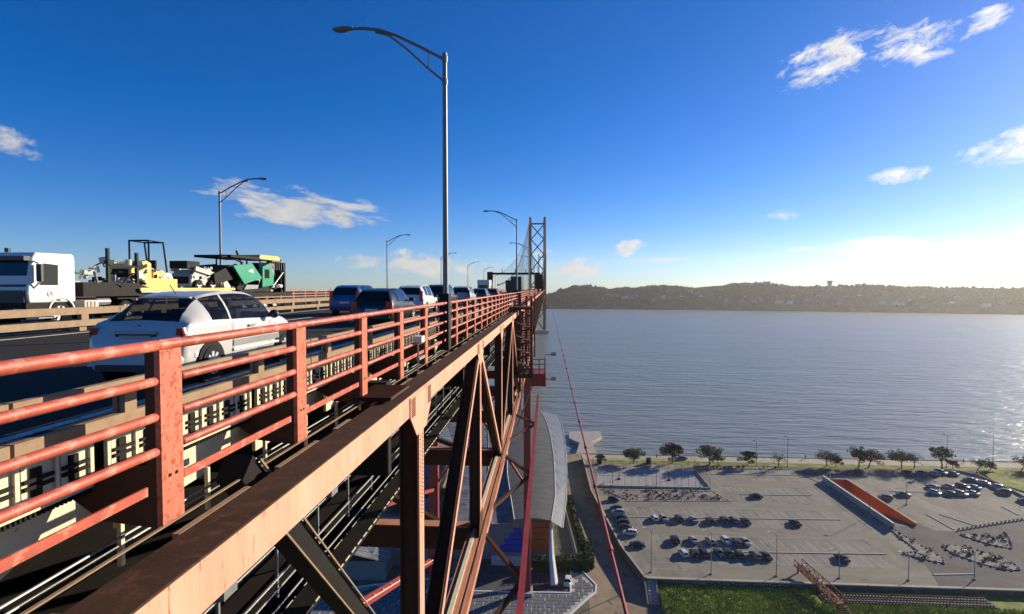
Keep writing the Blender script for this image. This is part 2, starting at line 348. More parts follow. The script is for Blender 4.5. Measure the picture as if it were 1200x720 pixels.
    for (x, d, w, h) in ((760,230,16,16),(775,238,12,20),(812,235,46,12),(846,232,26,14),(1090,236,18,9),(680,226,10,10)):
        t = thing('ridge_building', 'flat roofed building standing on the ridge of the far hills', 'building', (x, shore_y(x)+d, hz(x, d)-4), 0, 'buildings along the far ridge')
        part('wall', MB().box(-w/2,w/2,-6,6,0,h), wallm[1], t); part('roof', MB().box(-w/2-.6,w/2+.6,-6.6,6.6,h,h+1), wallm[2], t)
far_bank()

# ------------------------------------------------------------------ near bank: ground, car park deck, promenade
PZ, GZ, FZ = 5.0, 2.5, 3.9     # car park, low ground, grass field
WALL = [(25.2,138.2),(21.4,155.3),(16.4,198),(15.8,241.7)]      # foot of the retaining wall west of the sandy track
hole = [(104.9,174.2),(113.5,174.2),(113.5,213.5),(104.9,213.5)]
struct('ground', MB().prism([(-900,-400),(900,-400),(900,138.4),(25.0,138.4),(21.2,155.3),(16.2,198),(15.7,250),(-900,250)], -3, GZ), groundm)
struct('car_park', MB().prism(WALL+[(900,241.7),(900,138.2)], -3, PZ, [hole]), lot)
struct('promenade', MB().prism([(15.9,234.2),(900,234.2),(900,241.5),(15.9,241.5)], None, PZ+.012), promm)
struct('quay_edge', MB().box(15.8,900,241.7,242.2,-2,PZ+.25), conc)
struct('lawn_strip', MB().prism([(20,229.4),(900,229.4),(900,234.0),(20,234.0)], None, PZ+.02), grassm)
struct('shore_road', MB().prism([(100,219.5),(160,219.5),(160,229.2),(60,229.2),(60,225.2),(98,225.2)], None, PZ+.010), roadm)
struct('access_road', MB().prism([(114.3,177.2),(117.5,171.3),(123,171.0),(131.8,175.0),(152,182),(230,186),(230,150),(150,138.8),(96,138.8),(98.8,146),(100.6,152),(104.2,150.2),(106.8,153.2),(105.4,166),(105.2,174.0),(113.4,174.0)], None, PZ+.008), roadm)
struct('track', MB().prism([(8.9,249.8),(15.4,249.8),(15.9,198),(20.6,155.3),(24.4,138.2),(24.6,100),(9,100),(10.5,137),(9.0,150),(12.6,157),(8,192)], None, GZ+.02), dirt)
struct('grass_field', MB().prism([(27.4,137.7),(300,137.7),(300,60),(26.2,60)], GZ-.2, FZ), grassm)
def grass_tufts():
    rng = random.Random(8); mb = MB()
    for k in range(26000):
        x = rng.uniform(26.5, 112); y = rng.uniform(124, 139.0)
        if (x > 64 and y > 131.5) or x < 27.5 or y > 137.6: continue
        if rng.random() < .3: x, y = x, y
        h = rng.uniform(.15, .6); a = rng.uniform(0, 6.28); w = rng.uniform(.05, .22); ca, sa = math.cos(a)*w, math.sin(a)*w
        lx, ly = rng.uniform(-.3,.3), rng.uniform(-.3,.3)
        mb.add([(x-ca,y-sa,FZ),(x+ca,y+sa,FZ),(x+lx,y+ly,FZ+h)], [(0,1,2)])
    o = link('grass', mb.mesh('grass', bladem, fix=False)); o['kind'] = 'stuff'
grass_tufts()
# low kerbs and painted stalls of the car park
def kerb(x0, y0, x1, y1, w=.5, h=.16, m=None, name='kerb'):
    o = struct(name, MB().beam((x0,y0,PZ+h/2),(x1,y1,PZ+h/2), w, h), m or conc); return o
for a in ((25.6,175.4,92.5,177.4),(44.5,153.3,93,155.0),(68.5,197.2,93,198),(27.2,188.8,63.3,190.6),(19.8,199.2,60,200.2),(64.4,218.4,100,219.3),(100,219.3,103.6,207.6),(57.5,225.0,98.5,227.2),(123.3,203.8,137,203.9),(122.6,183.5,123.0,172.2),(126.7,183.8,131.6,175.6),(151.9,191.7,151.7,184.9),(98.4,144.4,109,145.4),(63.3,190.6,59.4,199.5)):
    kerb(*a)
lane = lot_mat('tyre_polished_lane', (.23,.214,.17), (.19,.176,.14), .12, (.3,1,1))
def stalls():
    mb = MB(); rng = random.Random(2)
    def row(x0, x1, y, dy, sl, step=2.62, skip=0):
        x = x0
        while x < x1:
            if rng.random() > skip: mb.beam((x, y, PZ+.014), (x+sl*dy, y+dy, PZ+.014), .13, .006)
            x += step
    row(27,92,177.8,5.0,-.12); row(27,93,170.2,5.0,-.12); row(36,93,155.6,6.0,-.11); row(46,93,147.0,5.8,-.1, skip=.1)
    row(66,99,198.6,5.2,-.13); row(64,100,191.5,5.0,-.13); row(66,98,212.5,5.2,-.15); row(124,136,204.4,4.6,-.3); row(124,150,197,4.6,-.3); row(120,160,219.6,4.2,-.4)
    for (a, b) in (((27,183.4),(92,185)),((37,163),(93,164)),((44,147),(93,148.3)),((28,150),(36,150.1)),((28,146.5),(36,146.6)),((28,143),(36,143.1))): mb.beam((*a,PZ+.014), (*b,PZ+.014), .1, .006)
    o = struct('parking_lines', mb, paintw)
    # darker oil-stained lanes between the rows
    for (x0, x1, y0, y1) in ((27,100,163.8,169.6),(28,99,184.0,190),(40,99,139.4,146.2),(64,99,205.0,211.5)):
        struct('driving_lane', MB().box(x0,x1,y0,y1,PZ-.05,PZ+.006), lane)
stalls()
# front parapet with a dark face and dabs of graffiti, and the wall above the track
t = thing('retaining_wall', 'long low concrete wall along the grassy edge of the car park', 'wall', (25.2,138.2,GZ))
part('wall', MB().box(25.2,300,137.75,138.18,GZ-.2,PZ+.05), wallm_dark, t, True); part('coping', MB().box(25.1,300,137.6,138.5,PZ+.05,PZ+.28), promm, t, True)
rng = random.Random(6); gf = MB()
for k in range(46):
    x = 30+k*.62+rng.uniform(-.2,.2)
    if k in (9,10,19,20,33,34): continue
    y = 137.74; z = FZ+.2+rng.uniform(0,.3)
    for q in range(3):
        a = rng.uniform(0, 3.14); gf.beam((x-.22*math.cos(a),y,z-.18*math.sin(a)+.2),(x+.22*math.cos(a),y,z+.18*math.sin(a)+.2), .02, .09, (0,1,0))
part('graffiti', gf, white, t, True, stuff=True)
t = thing('boundary_wall', 'pale low wall running beside the sandy track', 'wall', (21.4,155.3,GZ))
mb = MB(); cp = MB()
for a, b in zip(WALL, WALL[1:]):
    mb.beam((a[0]-.2,a[1],(GZ+PZ)/2-.15), (b[0]-.2,b[1],(GZ+PZ)/2-.15), .4, PZ-GZ+.3); cp.beam((a[0]-.2,a[1],PZ+.08), (b[0]-.2,b[1],PZ+.08), .6, .15)
part('wall', mb, wallm_dark, t, True); part('coping', cp, promm, t, True)
# stepped end of that wall down to the grass
t = thing('concrete_stair', 'narrow concrete stair beside the grass at the wall corner', 'stairs', (26.2,131,GZ))
for k in range(8): part('step', MB().box(25.2-k*.05,27.0,138.0-(k+1)*.9,138.0-k*.9,GZ-.2,PZ-.3*k-.25), conc, t, True)
part('kerb', MB().beam((27.4,138,PZ-.2),(26.8,130.4,GZ+.2),.3,.5), promm, t, True); part('kerb', MB().beam((24.6,137.4,PZ-.2),(24.2,130.4,GZ+.2),.3,.5), promm, t, True)
# ------------------------------------------------------------------ orange underpass ramp
t = thing('underpass_ramp', 'orange walled ramp sinking below the car park', 'ramp', (109,174,PZ))
part('roadway', MB().add([(104.9,174.2,PZ),(113.5,174.2,PZ),(113.5,213.5,-1.6),(104.9,213.5,-1.6)], [(0,1,2,3)]), roadm, t, True)
n = 10
for k in range(n):
    y0, y1 = 174.2+k*39.3/n, 174.2+(k+1)*39.3/n
    part('wall_panel', MB().box(113.12,113.5,y0+.04,y1-.04,-2,PZ+.75), orange, t, True); part('wall_panel', MB().box(104.9,105.2,y0+.04,y1-.04,-2,PZ+.1), orange, t, True)
part('end_wall', MB().box(105.25,113.1,213.1,213.5,1.6,PZ+.75), orange, t, True)
part('coping', MB().box(113.05,113.7,174.0,213.9,PZ+.75,PZ+.95), promm, t, True); part('coping', MB().box(105.2,113.05,213.0,213.8,PZ+.75,PZ+.92), promm, t, True)
part('parapet', MB().beam((104.6,213.4,PZ+.95),(104.8,171,PZ+.95),.35,1.9), conc, t, True); part('parapet_cap', MB().beam((104.6,213.4,PZ+1.97),(104.8,171,PZ+1.97),.55,.14), white, t, True)
part('railing', MB().beam((104.6,213.4,PZ+2.6),(104.8,176,PZ+2.6),.06,.06), galv, t, True)
# ------------------------------------------------------------------ planted islands with stones
def island(poly, name, label, nst=40, seed=1, h=.18):
    rng = random.Random(seed); o = struct(name, MB().prism(poly, PZ, PZ+h), stonem)
    x0, x1 = min(p[0] for p in poly), max(p[0] for p in poly); y0, y1 = min(p[1] for p in poly), max(p[1] for p in poly)
    def inside(x, y):
        c = False
        for (ax, ay), (bx, by) in zip(poly, poly[1:]+poly[:1]):
            if (ay > y) != (by > y) and x < (bx-ax)*(y-ay)/(by-ay)+ax: c = not c
        return c
    ms = MB(); per = 0
    for (ax, ay), (bx, by) in zip(poly, poly[1:]+poly[:1]):
        L = math.hypot(bx-ax, by-ay); k = max(1, int(L/1.25))
        for i in range(k):
            q = (i+rng.random()*.5)/k; s = rng.uniform(.25,.5); ms.ball((ax+(bx-ax)*q, ay+(by-ay)*q, PZ+h), (s, s*rng.uniform(.7,1.2), s*.7))
    part('border_stone', ms, conc, o, stuff=True)
    hb = MB()
    for k in range(nst):
        x, y = rng.uniform(x0,x1), rng.uniform(y0,y1)
        if not inside(x, y): continue
        s = rng.uniform(.2,.7)
        for q in range(26):
            px, py, pz = x+rng.gauss(0,s*.6), y+rng.gauss(0,s*.6), PZ+h+rng.random()*s*1.2; a = rng.uniform(0,6.28); w = .16
            hb.add([(px-w*math.cos(a),py-w*math.sin(a),pz),(px+w*math.cos(a),py+w*math.sin(a),pz),(px,py,pz+.3)], [(0,1,2)])
    part('low_shrub', hb, leafm, o, stuff=True)
def ell(cx, cy, a, b, rot, n=26): return [(cx+a*math.cos(2*math.pi*i/n)*math.cos(rot)-b*math.sin(2*math.pi*i/n)*math.sin(rot), cy+a*math.cos(2*math.pi*i/n)*math.sin(rot)+b*math.sin(2*math.pi*i/n)*math.cos(rot)) for i in range(n)]
island(ell(117.4,154.8,8.0,4.3,R(-52)), 'traffic_island', '', 40, 1)
island([(122,168.6),(126.6,168.9),(131.5,167),(136.5,170.8),(134,166),(130.2,160.4),(126.3,162.4)], 'traffic_island', '', 46, 2)
island([(104.9,173.4),(105.3,166),(107.0,154),(105.6,150.6),(103,151.5),(100.2,153.3),(97.6,155.3),(103.0,157.0),(103.2,166),(104.2,173.4)], 'traffic_island', '', 30, 3)
island([(20.3,198.9),(59.4,199.0),(62.4,191.6),(28,189.6)], 'planting_bed', '', 70, 4, .1)
island([(60.5,227.4),(95,228.8),(95,225.9),(58,224.9)], 'planting_bed', '', 40, 5, .1)
# grassy bank beside the right-hand lot
mb = MB(); bp = [(168,214),(171,205),(180,196),(330,190),(330,228),(172,228.6)]
mb.prism(bp, PZ, PZ+.35); struct('grass_bank', mb, grassm)
t = thing('low_parapet', 'low pale wall curving round the right-hand car park', 'wall', (164,224,PZ)); ptsw = [(158,228.4),(163.5,227.2),(167.3,222.5),(168.0,214),(166.6,203),(165,192)]
for a, b in zip(ptsw, ptsw[1:]): part('wall_segment', MB().beam((*a,PZ+.35),(*b,PZ+.35),.4,.7), promm, t, True)

# ------------------------------------------------------------------ jetty
t = thing('stone_jetty', 'old stone jetty with a wedge shaped head jutting into the river', 'jetty', (18,270,0))
part('deck', MB().prism([(13,249.6),(23.4,249.6),(22.4,274),(28.3,284),(28.8,294),(12,292.8),(11.4,279.4),(16.2,271)], -3, 1.7), conc, t, True)
part('rail', MB().beam((11,249.8,3.1),(15.4,249.8,3.1),.08,.08).beam((11,249.8,2.5),(11,249.8,3.6),.1,.1).beam((15.4,249.8,2.5),(15.4,249.8,3.6),.1,.1), galv, t, True)

# ------------------------------------------------------------------ basketball court
t = thing('fenced_court', 'fenced basketball court beside the waterfront trees', 'sports court', (39,212,PZ))
cx0, cx1, cy0, cy1 = 18.4, 59.2, 202.0, 222.6
part('surface', MB().box(cx0,cx1,cy0,cy1,PZ-.1,PZ+.03), courtm, t, True)
ln = MB()
for (x0,x1,y0,y1) in ((22,56,204,204.12),(22,56,219.8,219.92),(22,22.12,204,219.9),(55.9,56,204,219.9),(39,39.12,204,219.9),(22,28,209,209.1),(22,28,214.8,214.9),(50,56,209,209.1),(50,56,214.8,214.9)): ln.box(x0,x1,y0,y1,PZ,PZ+.04)
part('court_line', ln, paintw, t, True)
part('kerb_wall', MB().box(cx0-.3,cx1+.3,cy0-.5,cy0-.1,PZ-.1,PZ+.7), promm, t, True); part('kerb_wall', MB().box(cx1,cx1+.35,cy0,cy1,PZ-.1,PZ+.7), promm, t, True)
for (p, q, nn) in (((cx0,cy0-.3),(cx1,cy0-.3),16),((cx0,cy1),(cx1,cy1),16),((cx1+.15,cy0),(cx1+.15,cy1),8),((cx0,cy0),(cx0,cy1),8)):
    me = MB().box(-.05,.05,-.05,.05,0,4.2).mesh('fence_post', galv)
    for k in range(nn+1):
        x, y = p[0]+(q[0]-p[0])*k/nn, p[1]+(q[1]-p[1])*k/nn; inst('fence_post', me, t, (x-39, y-212, 0))
    part('top_rail', MB().beam((*p,PZ+4.2),(*q,PZ+4.2),.05,.05), galv, t, True)
for hx, sgn in ((27.6,1),(46.4,-1)):
    h = thing('basketball_hoop', 'basketball hoop standing %s' % ('nearer the sandy track' if sgn > 0 else 'at the far side from the sandy track'), 'basketball hoop', (hx,210.2,PZ+.03), 0, 'hoops on the court')
    part('pole', MB().box(-.1,.1,-.1,.1,0,3.4).beam((0,0,3.2),(sgn*1.0,0,3.5),.12,.12), black, h)
    part('backboard', MB().box(sgn*1.0-.04,sgn*1.0+.04,-.95,.95,3.0,4.2), white, h)
    part('rim', MB().tube([(sgn*1.35+.25*math.cos(a*.5236),.25*math.sin(a*.5236),3.2) for a in range(13)], .025, 5), redst, h)
    part('base', MB().box(-.6,.6,-.5,.5,0,.35), black, h)

# ------------------------------------------------------------------ trees, hedges, lamp posts, people by the water
def leaves(mb, c, r, n, size, rng, shell=.55):
    for k in range(n):
        while True:
            d = Vector((rng.uniform(-1,1), rng.uniform(-1,1), rng.uniform(-1,1)))
            if .05 < d.length < 1: break
        d = d.normalized()*(shell+(1-shell)*rng.random())
        p = Vector((c[0]+d.x*r[0], c[1]+d.y*r[1], c[2]+d.z*r[2])); a = Vector((rng.gauss(0,1), rng.gauss(0,1), rng.gauss(0,1))).normalized(); b = a.orthogonal().normalized()
        s = size*rng.uniform(.6,1.3); a = a*s; b = b*s*.7
        mb.add([p-a, p+b, p+a, p-b], [(0,1,2,3)])
def make_tree(seed, h, w, lean=0, n=34, leafn=105, sparse=False):
    rng = random.Random(seed); tr = MB(); cr = MB(); top = Vector((lean*h*.45, 0, h*.45))
    tr.tube([(0,0,-.2),(lean*h*.16,.1,h*.18),top], [h*.035, h*.027, h*.02], 7)
    for k in range(n):
        a = rng.uniform(0, 6.28); rr = rng.random()**.6*w*.5; z = h*rng.uniform(.48,.92); z -= (rr/(w*.5))**2*h*.16
        c = Vector((top.x+math.cos(a)*rr, math.sin(a)*rr, z)); s = rng.uniform(.12,.22)*w
        if k < 9: tr.tube([top*rng.uniform(.6,1), (top+c)*.5+Vector((0,0,.2)), c], [h*.014, h*.009, h*.004], 5)
        leaves(cr, c, (s, s, s*.7), int(leafn*(.25 if sparse else 1)), h*.028, rng)
    if sparse:
        for k in range(26):
            a = rng.uniform(0,6.28); tr.tube([top, top+Vector((math.cos(a)*w*.35, math.sin(a)*w*.35, h*rng.uniform(.15,.55)))], [h*.01, h*.002], 4)
    return tr.mesh('trunk', bark, True), cr.mesh('crown', leafm, False, False)
TP = [make_tree(1,7.2,8.4), make_tree(2,8.0,9.0), make_tree(3,7.6,7.4,.3), make_tree(4,6.4,6.4), make_tree(5,6.5,6.5,0,16,50,True), make_tree(6,9.5,7.4,-.15,24,55), make_tree(7,6,7.6,.9,22)]
trees = [(22.5,229.9,3,.62,'small shrubby tree at the head of the sandy track'),(36.3,230.6,0,.9,'round tree behind the near end of the court'),(52.3,231.2,1,1.0,'dark broad tree behind the middle of the court'),(67.3,230.0,1,1.02,'tall spreading tree past the far corner of the court'),(70.5,229.6,3,.75,'small brownish tree leaning on the taller tree past the court'),(82.9,230.6,3,1.0,'lone round tree on the lawn behind the empty car park'),
         (94.4,228.4,4,1.05,'nearly bare young tree in the planting bed'),(114.6,231.2,0,.95,'round olive tree before the dark shore road'),(118.4,231.4,3,.7,'low bushy tree touching the round olive tree before the shore road'),(127.0,230.6,5,.95,'forked tree left of a double crown by the shore road'),(131.0,230.8,2,1.0,'drooping tree forming the right half of a double crown'),(144,230.9,0,1.02,'round leafy tree above the parked cars on the shore road'),(149,231.0,4,1.0,'thin feathery tree beside the round leafy tree'),
         (159.5,230.7,5,1.0,'tall airy tree between the shore road and the promenade'),(163.8,230.9,3,.6,'small shrub tree at the foot of the tall airy tree'),(172.5,230,6,.85,'windblown tree leaning over the low pale wall'),(178,230.6,3,.55,'low dark bush behind the leaning tree'),(190,231,6,1.05,'leaning olive tree at the right edge by the grassy bank'),(196,231.6,2,.9,'dark tree at the far right edge of the shore')]
for k, (x, y, ty, sc, lab) in enumerate(trees):
    t = thing('waterfront_tree', lab, 'tree', (x,y,PZ), k*2.3 if ty not in (2,6) else 0, 'trees along the waterfront'); t.scale = (sc*1.05, sc*1.05, sc*1.0)
    inst('trunk', TP[ty][0], t, (0,0,0)); inst('crown', TP[ty][1], t, (0,0,0))
def hedge(name, label, segs, h, w, seed, dens=55):
    rng = random.Random(seed); t = thing(name, label, 'hedge', (*segs[0], GZ)); mb = MB(); core = MB()
    for a, b in zip(segs, segs[1:]):
        L = math.hypot(b[0]-a[0], b[1]-a[1])
        for k in range(int(L*dens)):
            q = rng.random(); u = rng.uniform(-.5,.5); hh = h*rng.uniform(.85,1.12)
            side = rng.random()
            z = hh if side < .45 else rng.random()*h; u = u if side < .45 else (.5 if side < .72 else -.5)+rng.uniform(-.06,.06)
            dx, dy = (b[0]-a[0])/L, (b[1]-a[1])/L; p = Vector((a[0]+(b[0]-a[0])*q-dy*u*w, a[1]+(b[1]-a[1])*q+dx*u*w, GZ+z))
            e = Vector((rng.gauss(0,1),rng.gauss(0,1),rng.gauss(0,1))).normalized()*.26; f = e.orthogonal().normalized()*.2
            mb.add([p-e,p+f,p+e,p-f],[(0,1,2,3)])
        core.beam((*a,GZ+h*.45),(*b,GZ+h*.45),w*.86,h*.9)
    part('foliage', mb, hedgem, t, True, fix=False); part('core', core, hedgem, t, True)
hedge('clipped_hedge', 'tall dark clipped hedge below the coloured end of the grey roof', [(-3.5,144.6),(11.6,146.4),(11.9,156.5)], 3.4, 2.2, 3)
hedge('bushy_hedge', 'narrow bushy hedge running between the grey roof and the sandy track', [(10.6,157),(9.6,170),(8.3,194)], 2.2, 1.6, 4, 40)
def lamp_post(x, y, z, h, lab, grp, arm=1.6, m=None):
    m = m or galv
    t = thing('car_park_lamp', lab, 'lamp post', (x,y,z), 0, grp)
    part('pole', MB().tube([(0,0,0),(0,0,h)], [.13,.07], 8), m, t); part('arm', MB().tube([(0,0,h-.1),(-arm*.5,.3,h+.25),(-arm,.6,h+.3)], .05, 6), m, t)
    part('lamp_head', MB().box(-arm-.55,-arm+.15,.42,.78,h+.2,h+.38), white if m is galv else m, t); part('base', MB().box(-.25,.25,-.25,.25,0,.3), conc, t)
for k, (x, h, lab) in enumerate(((26.9,13.4,'lamp post at the corner of the wall and the sandy track'),(42,13.2,'lamp post in front of the white car on the front row'),(58.2,13.2,'lamp post right of the last dark car of the front row'),(73.6,9.4,'lamp post just right of the rust red footbridge'),(90.3,9.2,'lamp post on the railway edge before the planted strip'),(107,9.4,'lamp post on the railway edge before the oval island'))):
    lamp_post(x, 141.2 if k != 5 else 142.6, PZ, h-2.5, lab, 'lamp posts of the car park')
for (x, y, h, lab) in ((24.2,201.6,9.0,'thin mast at the near left corner of the court'),(39.9,201.2,8.8,'thin mast in the middle of the near court fence'),(55.6,201.2,9.0,'thin mast at the near right corner of the court'),(103.2,180.8,7.5,'thin mast beside the parapet of the orange ramp'),(121,191.2,8,'thin mast right of the orange ramp by the right-hand lot'),(86,229.9,10,'thin mast right of the lone round tree'),(98.5,229.9,12,'tall thin mast right of the bare young tree'),(163,233.2,13,'tall thin mast beside the tall airy tree'),(181,233.4,14,'tall thin mast near the leaning olive tree')):
    lamp_post(x, y, PZ, h, lab, 'thin masts near the shore', .7, mastm)
def person(x, y, lab, a=0.0):
    bm = bmesh.new(); sl = bm.verts.layers.skin.verify()
    P = dict(pel=(0,0,.95,.14),ch=(0,.02,1.35,.16),nk=(0,.02,1.52,.06),hd=(0,.04,1.68,.10),ls=(-.19,.02,1.42,.06),le=(-.27,0,1.12,.045),lh=(-.24,.12,.9,.035),rs=(.19,.02,1.42,.06),re=(.27,0,1.12,.045),rh=(.24,-.05,.88,.035),lk=(-.11,.10,.5,.07),la=(-.12,.02,.07,.05),lt=(-.13,.18,.04,.04),rk=(.11,-.02,.5,.07),ra=(.12,-.22,.09,.05),rt=(.13,-.06,.04,.04))
    V = {}
    for k, (px,py,pz,r) in P.items():
        v = bm.verts.new((px,py,pz)); v[sl].radius = (r,r); V[k] = v
    V['pel'][sl].use_root = True
    for a_, b_ in (('pel','ch'),('ch','nk'),('nk','hd'),('ch','ls'),('ls','le'),('le','lh'),('ch','rs'),('rs','re'),('re','rh'),('pel','lk'),('lk','la'),('la','lt'),('pel','rk'),('rk','ra'),('ra','rt')): bm.edges.new((V[a_],V[b_]))
    me = bpy.data.meshes.new('person'); bm.to_mesh(me); bm.free(); me.materials.append(cloth)
    o = link('person', me, loc=(x,y,PZ+.015)); o.rotation_euler = (0,0,a); o.modifiers.new('skin','SKIN'); tag(o, lab, 'person', 'people on the promenade'); return o
person(47.3,238.3,'person in dark clothes walking the promenade behind the court',1.2); person(110.4,240.6,'person in dark clothes at the water edge beyond the shore road',2.4); person(174.2,239.6,'person in dark clothes near the tall masts at the right',.4)
person(35.9,157.8,'person standing beside the dark hatchback at the near end of the middle row',.9)
for (x, y, lab) in ((42.4,230.4,'dark cabinet between the first two waterfront trees'),(21.9,228.6,'dark cabinet under the small tree at the head of the track')):
    t = thing('utility_cabinet', lab, 'cabinet', (x,y,PZ), 0, 'dark cabinets by the lawn'); part('body', MB().box(-.9,.9,-.7,.7,.1,2.2), black, t); part('roof', MB().box(-1,1,-.8,.8,2.2,2.32), plastic, t); part('plinth', MB().box(-1,1,-.8,.8,0,.1), conc, t)
# bollards along the right-hand road edge
me = MB().box(-.18,.18,-.18,.18,0,.75).mesh('bollard', conc)
for k in range(17):
    q = k/16; o = link('bollard', me, loc=(124.2+q*27, 172.0+q*9.6, PZ)); tag(o, 'stubby concrete bollard in the curved line beside the access road', 'bollard', 'bollards beside the access road')
# ------------------------------------------------------------------ railway and footbridge
t = thing('railway_track', 'double railway track on dark ballast below the car park', 'railway', (86,134,FZ)); 
part('ballast_bed', MB().box(65.5,104.5,131.6,136.3,FZ-.1,FZ+.16), ballast, t, True)
for y in (132.3,133.4,134.4,135.5): part('rail', MB().box(66,104,y-.06,y+.06,FZ+.30,FZ+.46), steel, t, True)
sl = MB(); k = 0; x = 66.2
while x < 104: sl.box(x,x+.28,131.8,133.85,FZ+.1,FZ+.30); sl.box(x+.1,x+.38,134.0,135.95,FZ+.1,FZ+.30); x += .75
part('sleeper', sl, promm, t, True, stuff=True)
t = thing('footbridge', 'rust red lattice footbridge stepping down onto the grass', 'footbridge', (67,138,GZ))
A, B = Vector((64.6,143.6,PZ+1.8)), Vector((67.4,128.4,FZ+1.6)); px = Vector((1.1,.25,0))
part('deck', MB().beam(A,B,2.0,.2), rust, t, True)
for s in (-1,1):
    a, b = A+px*s, B+px*s; tr = MB().beam(a,b,.14,.2).beam(a+Vector((0,0,1.6)),b+Vector((0,0,1.6)),.14,.2)
    for k in range(11):
        q = a.lerp(b,k/10); tr.beam(q,q+Vector((0,0,1.6)),.1,.1,(1,0,0))
        if k < 10: q2 = a.lerp(b,(k+1)/10); tr.beam(q+Vector((0,0,1.6 if k%2 else 0)),q2+Vector((0,0,0 if k%2 else 1.6)),.09,.09,(1,0,0))
    part('side_truss', tr, rust, t, True)
for k in range(7): part('tread', MB().box(66.2,68.8,128.2-.5*k-.45,128.2-.5*k,FZ+1.4-.22*k-.08,FZ+1.4-.22*k), rust, t, True)
for (x,y,z) in ((64.4,143.2,PZ+1.7),(66,136.6,5.4),(67.2,129.4,FZ+1.2)): part('leg', MB().box(x-.15,x+.15,y-.15,y+.15,GZ-.2,z), rust, t, True)
for (x,y,z) in ((64.9,141.2,7.9),(66.2,136.2,6.7),(67.4,131.4,5.8)): part('lamp_globe', MB().ball((x,y,z),.35,2), white, t, True)
rng = random.Random(21)
t = thing('bramble_bush', 'dark ragged bush growing at the foot of the rust red footbridge', 'bush', (63.5,133,FZ)); mb = MB()
for k in range(9): leaves(mb, (63.2+rng.uniform(-2.4,2.0),132.6+rng.uniform(-3,3),GZ+.6), (1.4,1.4,.8), 70, .22, rng)
part('foliage', mb, hedgem, t, True, fix=False); part('stem', MB().tube([(63.5,133,FZ),(63.6,133.1,FZ+.9)],.06,5), bark, t, True)

# ------------------------------------------------------------------ roofs and paving under the bridge
t = thing('museum_building', 'sail shaped grey roofed building with blue and orange end panels', 'building', (-8,150,GZ))
YS = [147,161,176,192,208,222,235,245]; ZS = [15.3,16.7,18.1,19.4,20.6,21.7,22.6,23.2]
XR = [1.2,2.4,2.5,2.3,1.6,.6,-1.0,-3.1]; XL = [-8.6,-10.6,-12.6,-13.8,-14.6,-15.3,-16.0,-16.5]
mb = MB(); nx = 9
for y, z, a, b in zip(YS, ZS, XL, XR):
    for k in range(nx): q = k/(nx-1); mb.v.append((a+(b-a)*q, y, z+math.sin(q*math.pi)*.5))
for i in range(len(YS)-1):
    for k in range(nx-1): p = i*nx+k; mb.f.append((p,p+1,p+1+nx,p+nx))
part('roof', mb, roofg, t, True, smooth=True)
XO = [4.4,5.7,6.5,7.0,7.1,6.8,6.2,5.3]; mb = MB(); edge = []; ine = []
for y, z, a, b in zip(YS, ZS, XR, XO):
    mb.v += [(a+.25,y,z-.3),(b,y,z-2.0)]; edge.append((b,y,z-1.9)); ine.append((a+.15,y,z+.05))
for i in range(len(YS)-1): mb.f.append((2*i,2*i+1,2*i+3,2*i+2))
part('canopy', mb, canopyg, t, True)
part('white_rim', MB().tube(edge,.10,6), white, t, True); part('white_rim', MB().tube(ine,.09,6), white, t, True); part('white_rim', MB().tube([(a-.1,y,z) for y,z,a in zip(YS,ZS,XL)],.14,6), white, t, True)
for k in range(9):
    q = 1.6+k*.58; i = int(q); f = q-i; 
    if i >= 7: i, f = 6, .99
    y = YS[i]+(YS[i+1]-YS[i])*f; z = ZS[i]+(ZS[i+1]-ZS[i])*f; a = XR[i]+(XR[i+1]-XR[i])*f
    part('strut', MB().beam((a+.2,y+3,z+.25),(a+3.0,y-1.5,z-.6),.10,.10), white, t, True)
# lower side roof, to the left
mb = MB(); XA = [-26,-27.5,-30,-33,-36,-40,-44,-46]
for y, z, a, b in zip(YS, ZS, XA, XL):
    for k in range(4): q = k/3; mb.v.append((a+(b-a)*q-.3, y-1+q*.9, z-1.0+q*.3-.4))
for i in range(len(YS)-1):
    for k in range(3): p = i*4+k; mb.f.append((p,p+1,p+5,p+4))
part('side_roof', mb, roofb, t, True, smooth=True)
for i in range(0,8): part('roof_seam', MB().beam((XA[i]-.3,YS[i]-1,ZS[i]-1.33),(XL[i]-.3,YS[i]-.1,ZS[i]-1.03),.22,.06), joint, t, True)
for q in (.0,.33,.66,1.0): part('roof_seam', MB().tube([(XA[i]+(XL[i]-XA[i])*q-.3,YS[i]-1+q*.9,ZS[i]-1.34+q*.3) for i in range(8)],.09,5), joint, t, True)
# end wall with coloured glass panels
px0 = -10.4
part('wall', MB().extr([(-26,GZ),(1.4,GZ),(1.2,14.9),(-9,14.6),(-26,9.4)], 'y', 150.2, 151), canopyg, t, True)
part('podium', MB().box(-15,-4.4,147.0,149.4,GZ,GZ+2.6), joint, t, True)
part('side_wall', MB().add([(1.0,151,GZ),(1.2,234,GZ),(.0,234,22.0),(1.0,151,15.0)],[(0,1,2,3)]), canopyg, t, True)
for k in range(5):
    for j in range(4):
        x0 = -12.9+k*1.25; z0 = GZ+2.8+j*1.6
        if x0 < -13.0+j*1.05: continue
        part('blue_panel', MB().box(x0,x0+1.15,149.9,150.15,z0,z0+1.5), bluep, t, True)
for k in range(6):
    for j in range(5):
        x0 = -6.6+k*1.3; z0 = GZ+2.8+j*1.7
        if z0+1.6 > 13.8: continue
        part('coloured_panel', MB().box(x0,x0+1.2,149.9,150.15,z0,z0+1.6), (yellowp if k == 1 and j > 1 else greenp if k == 0 and j > 2 else orangep), t, True)
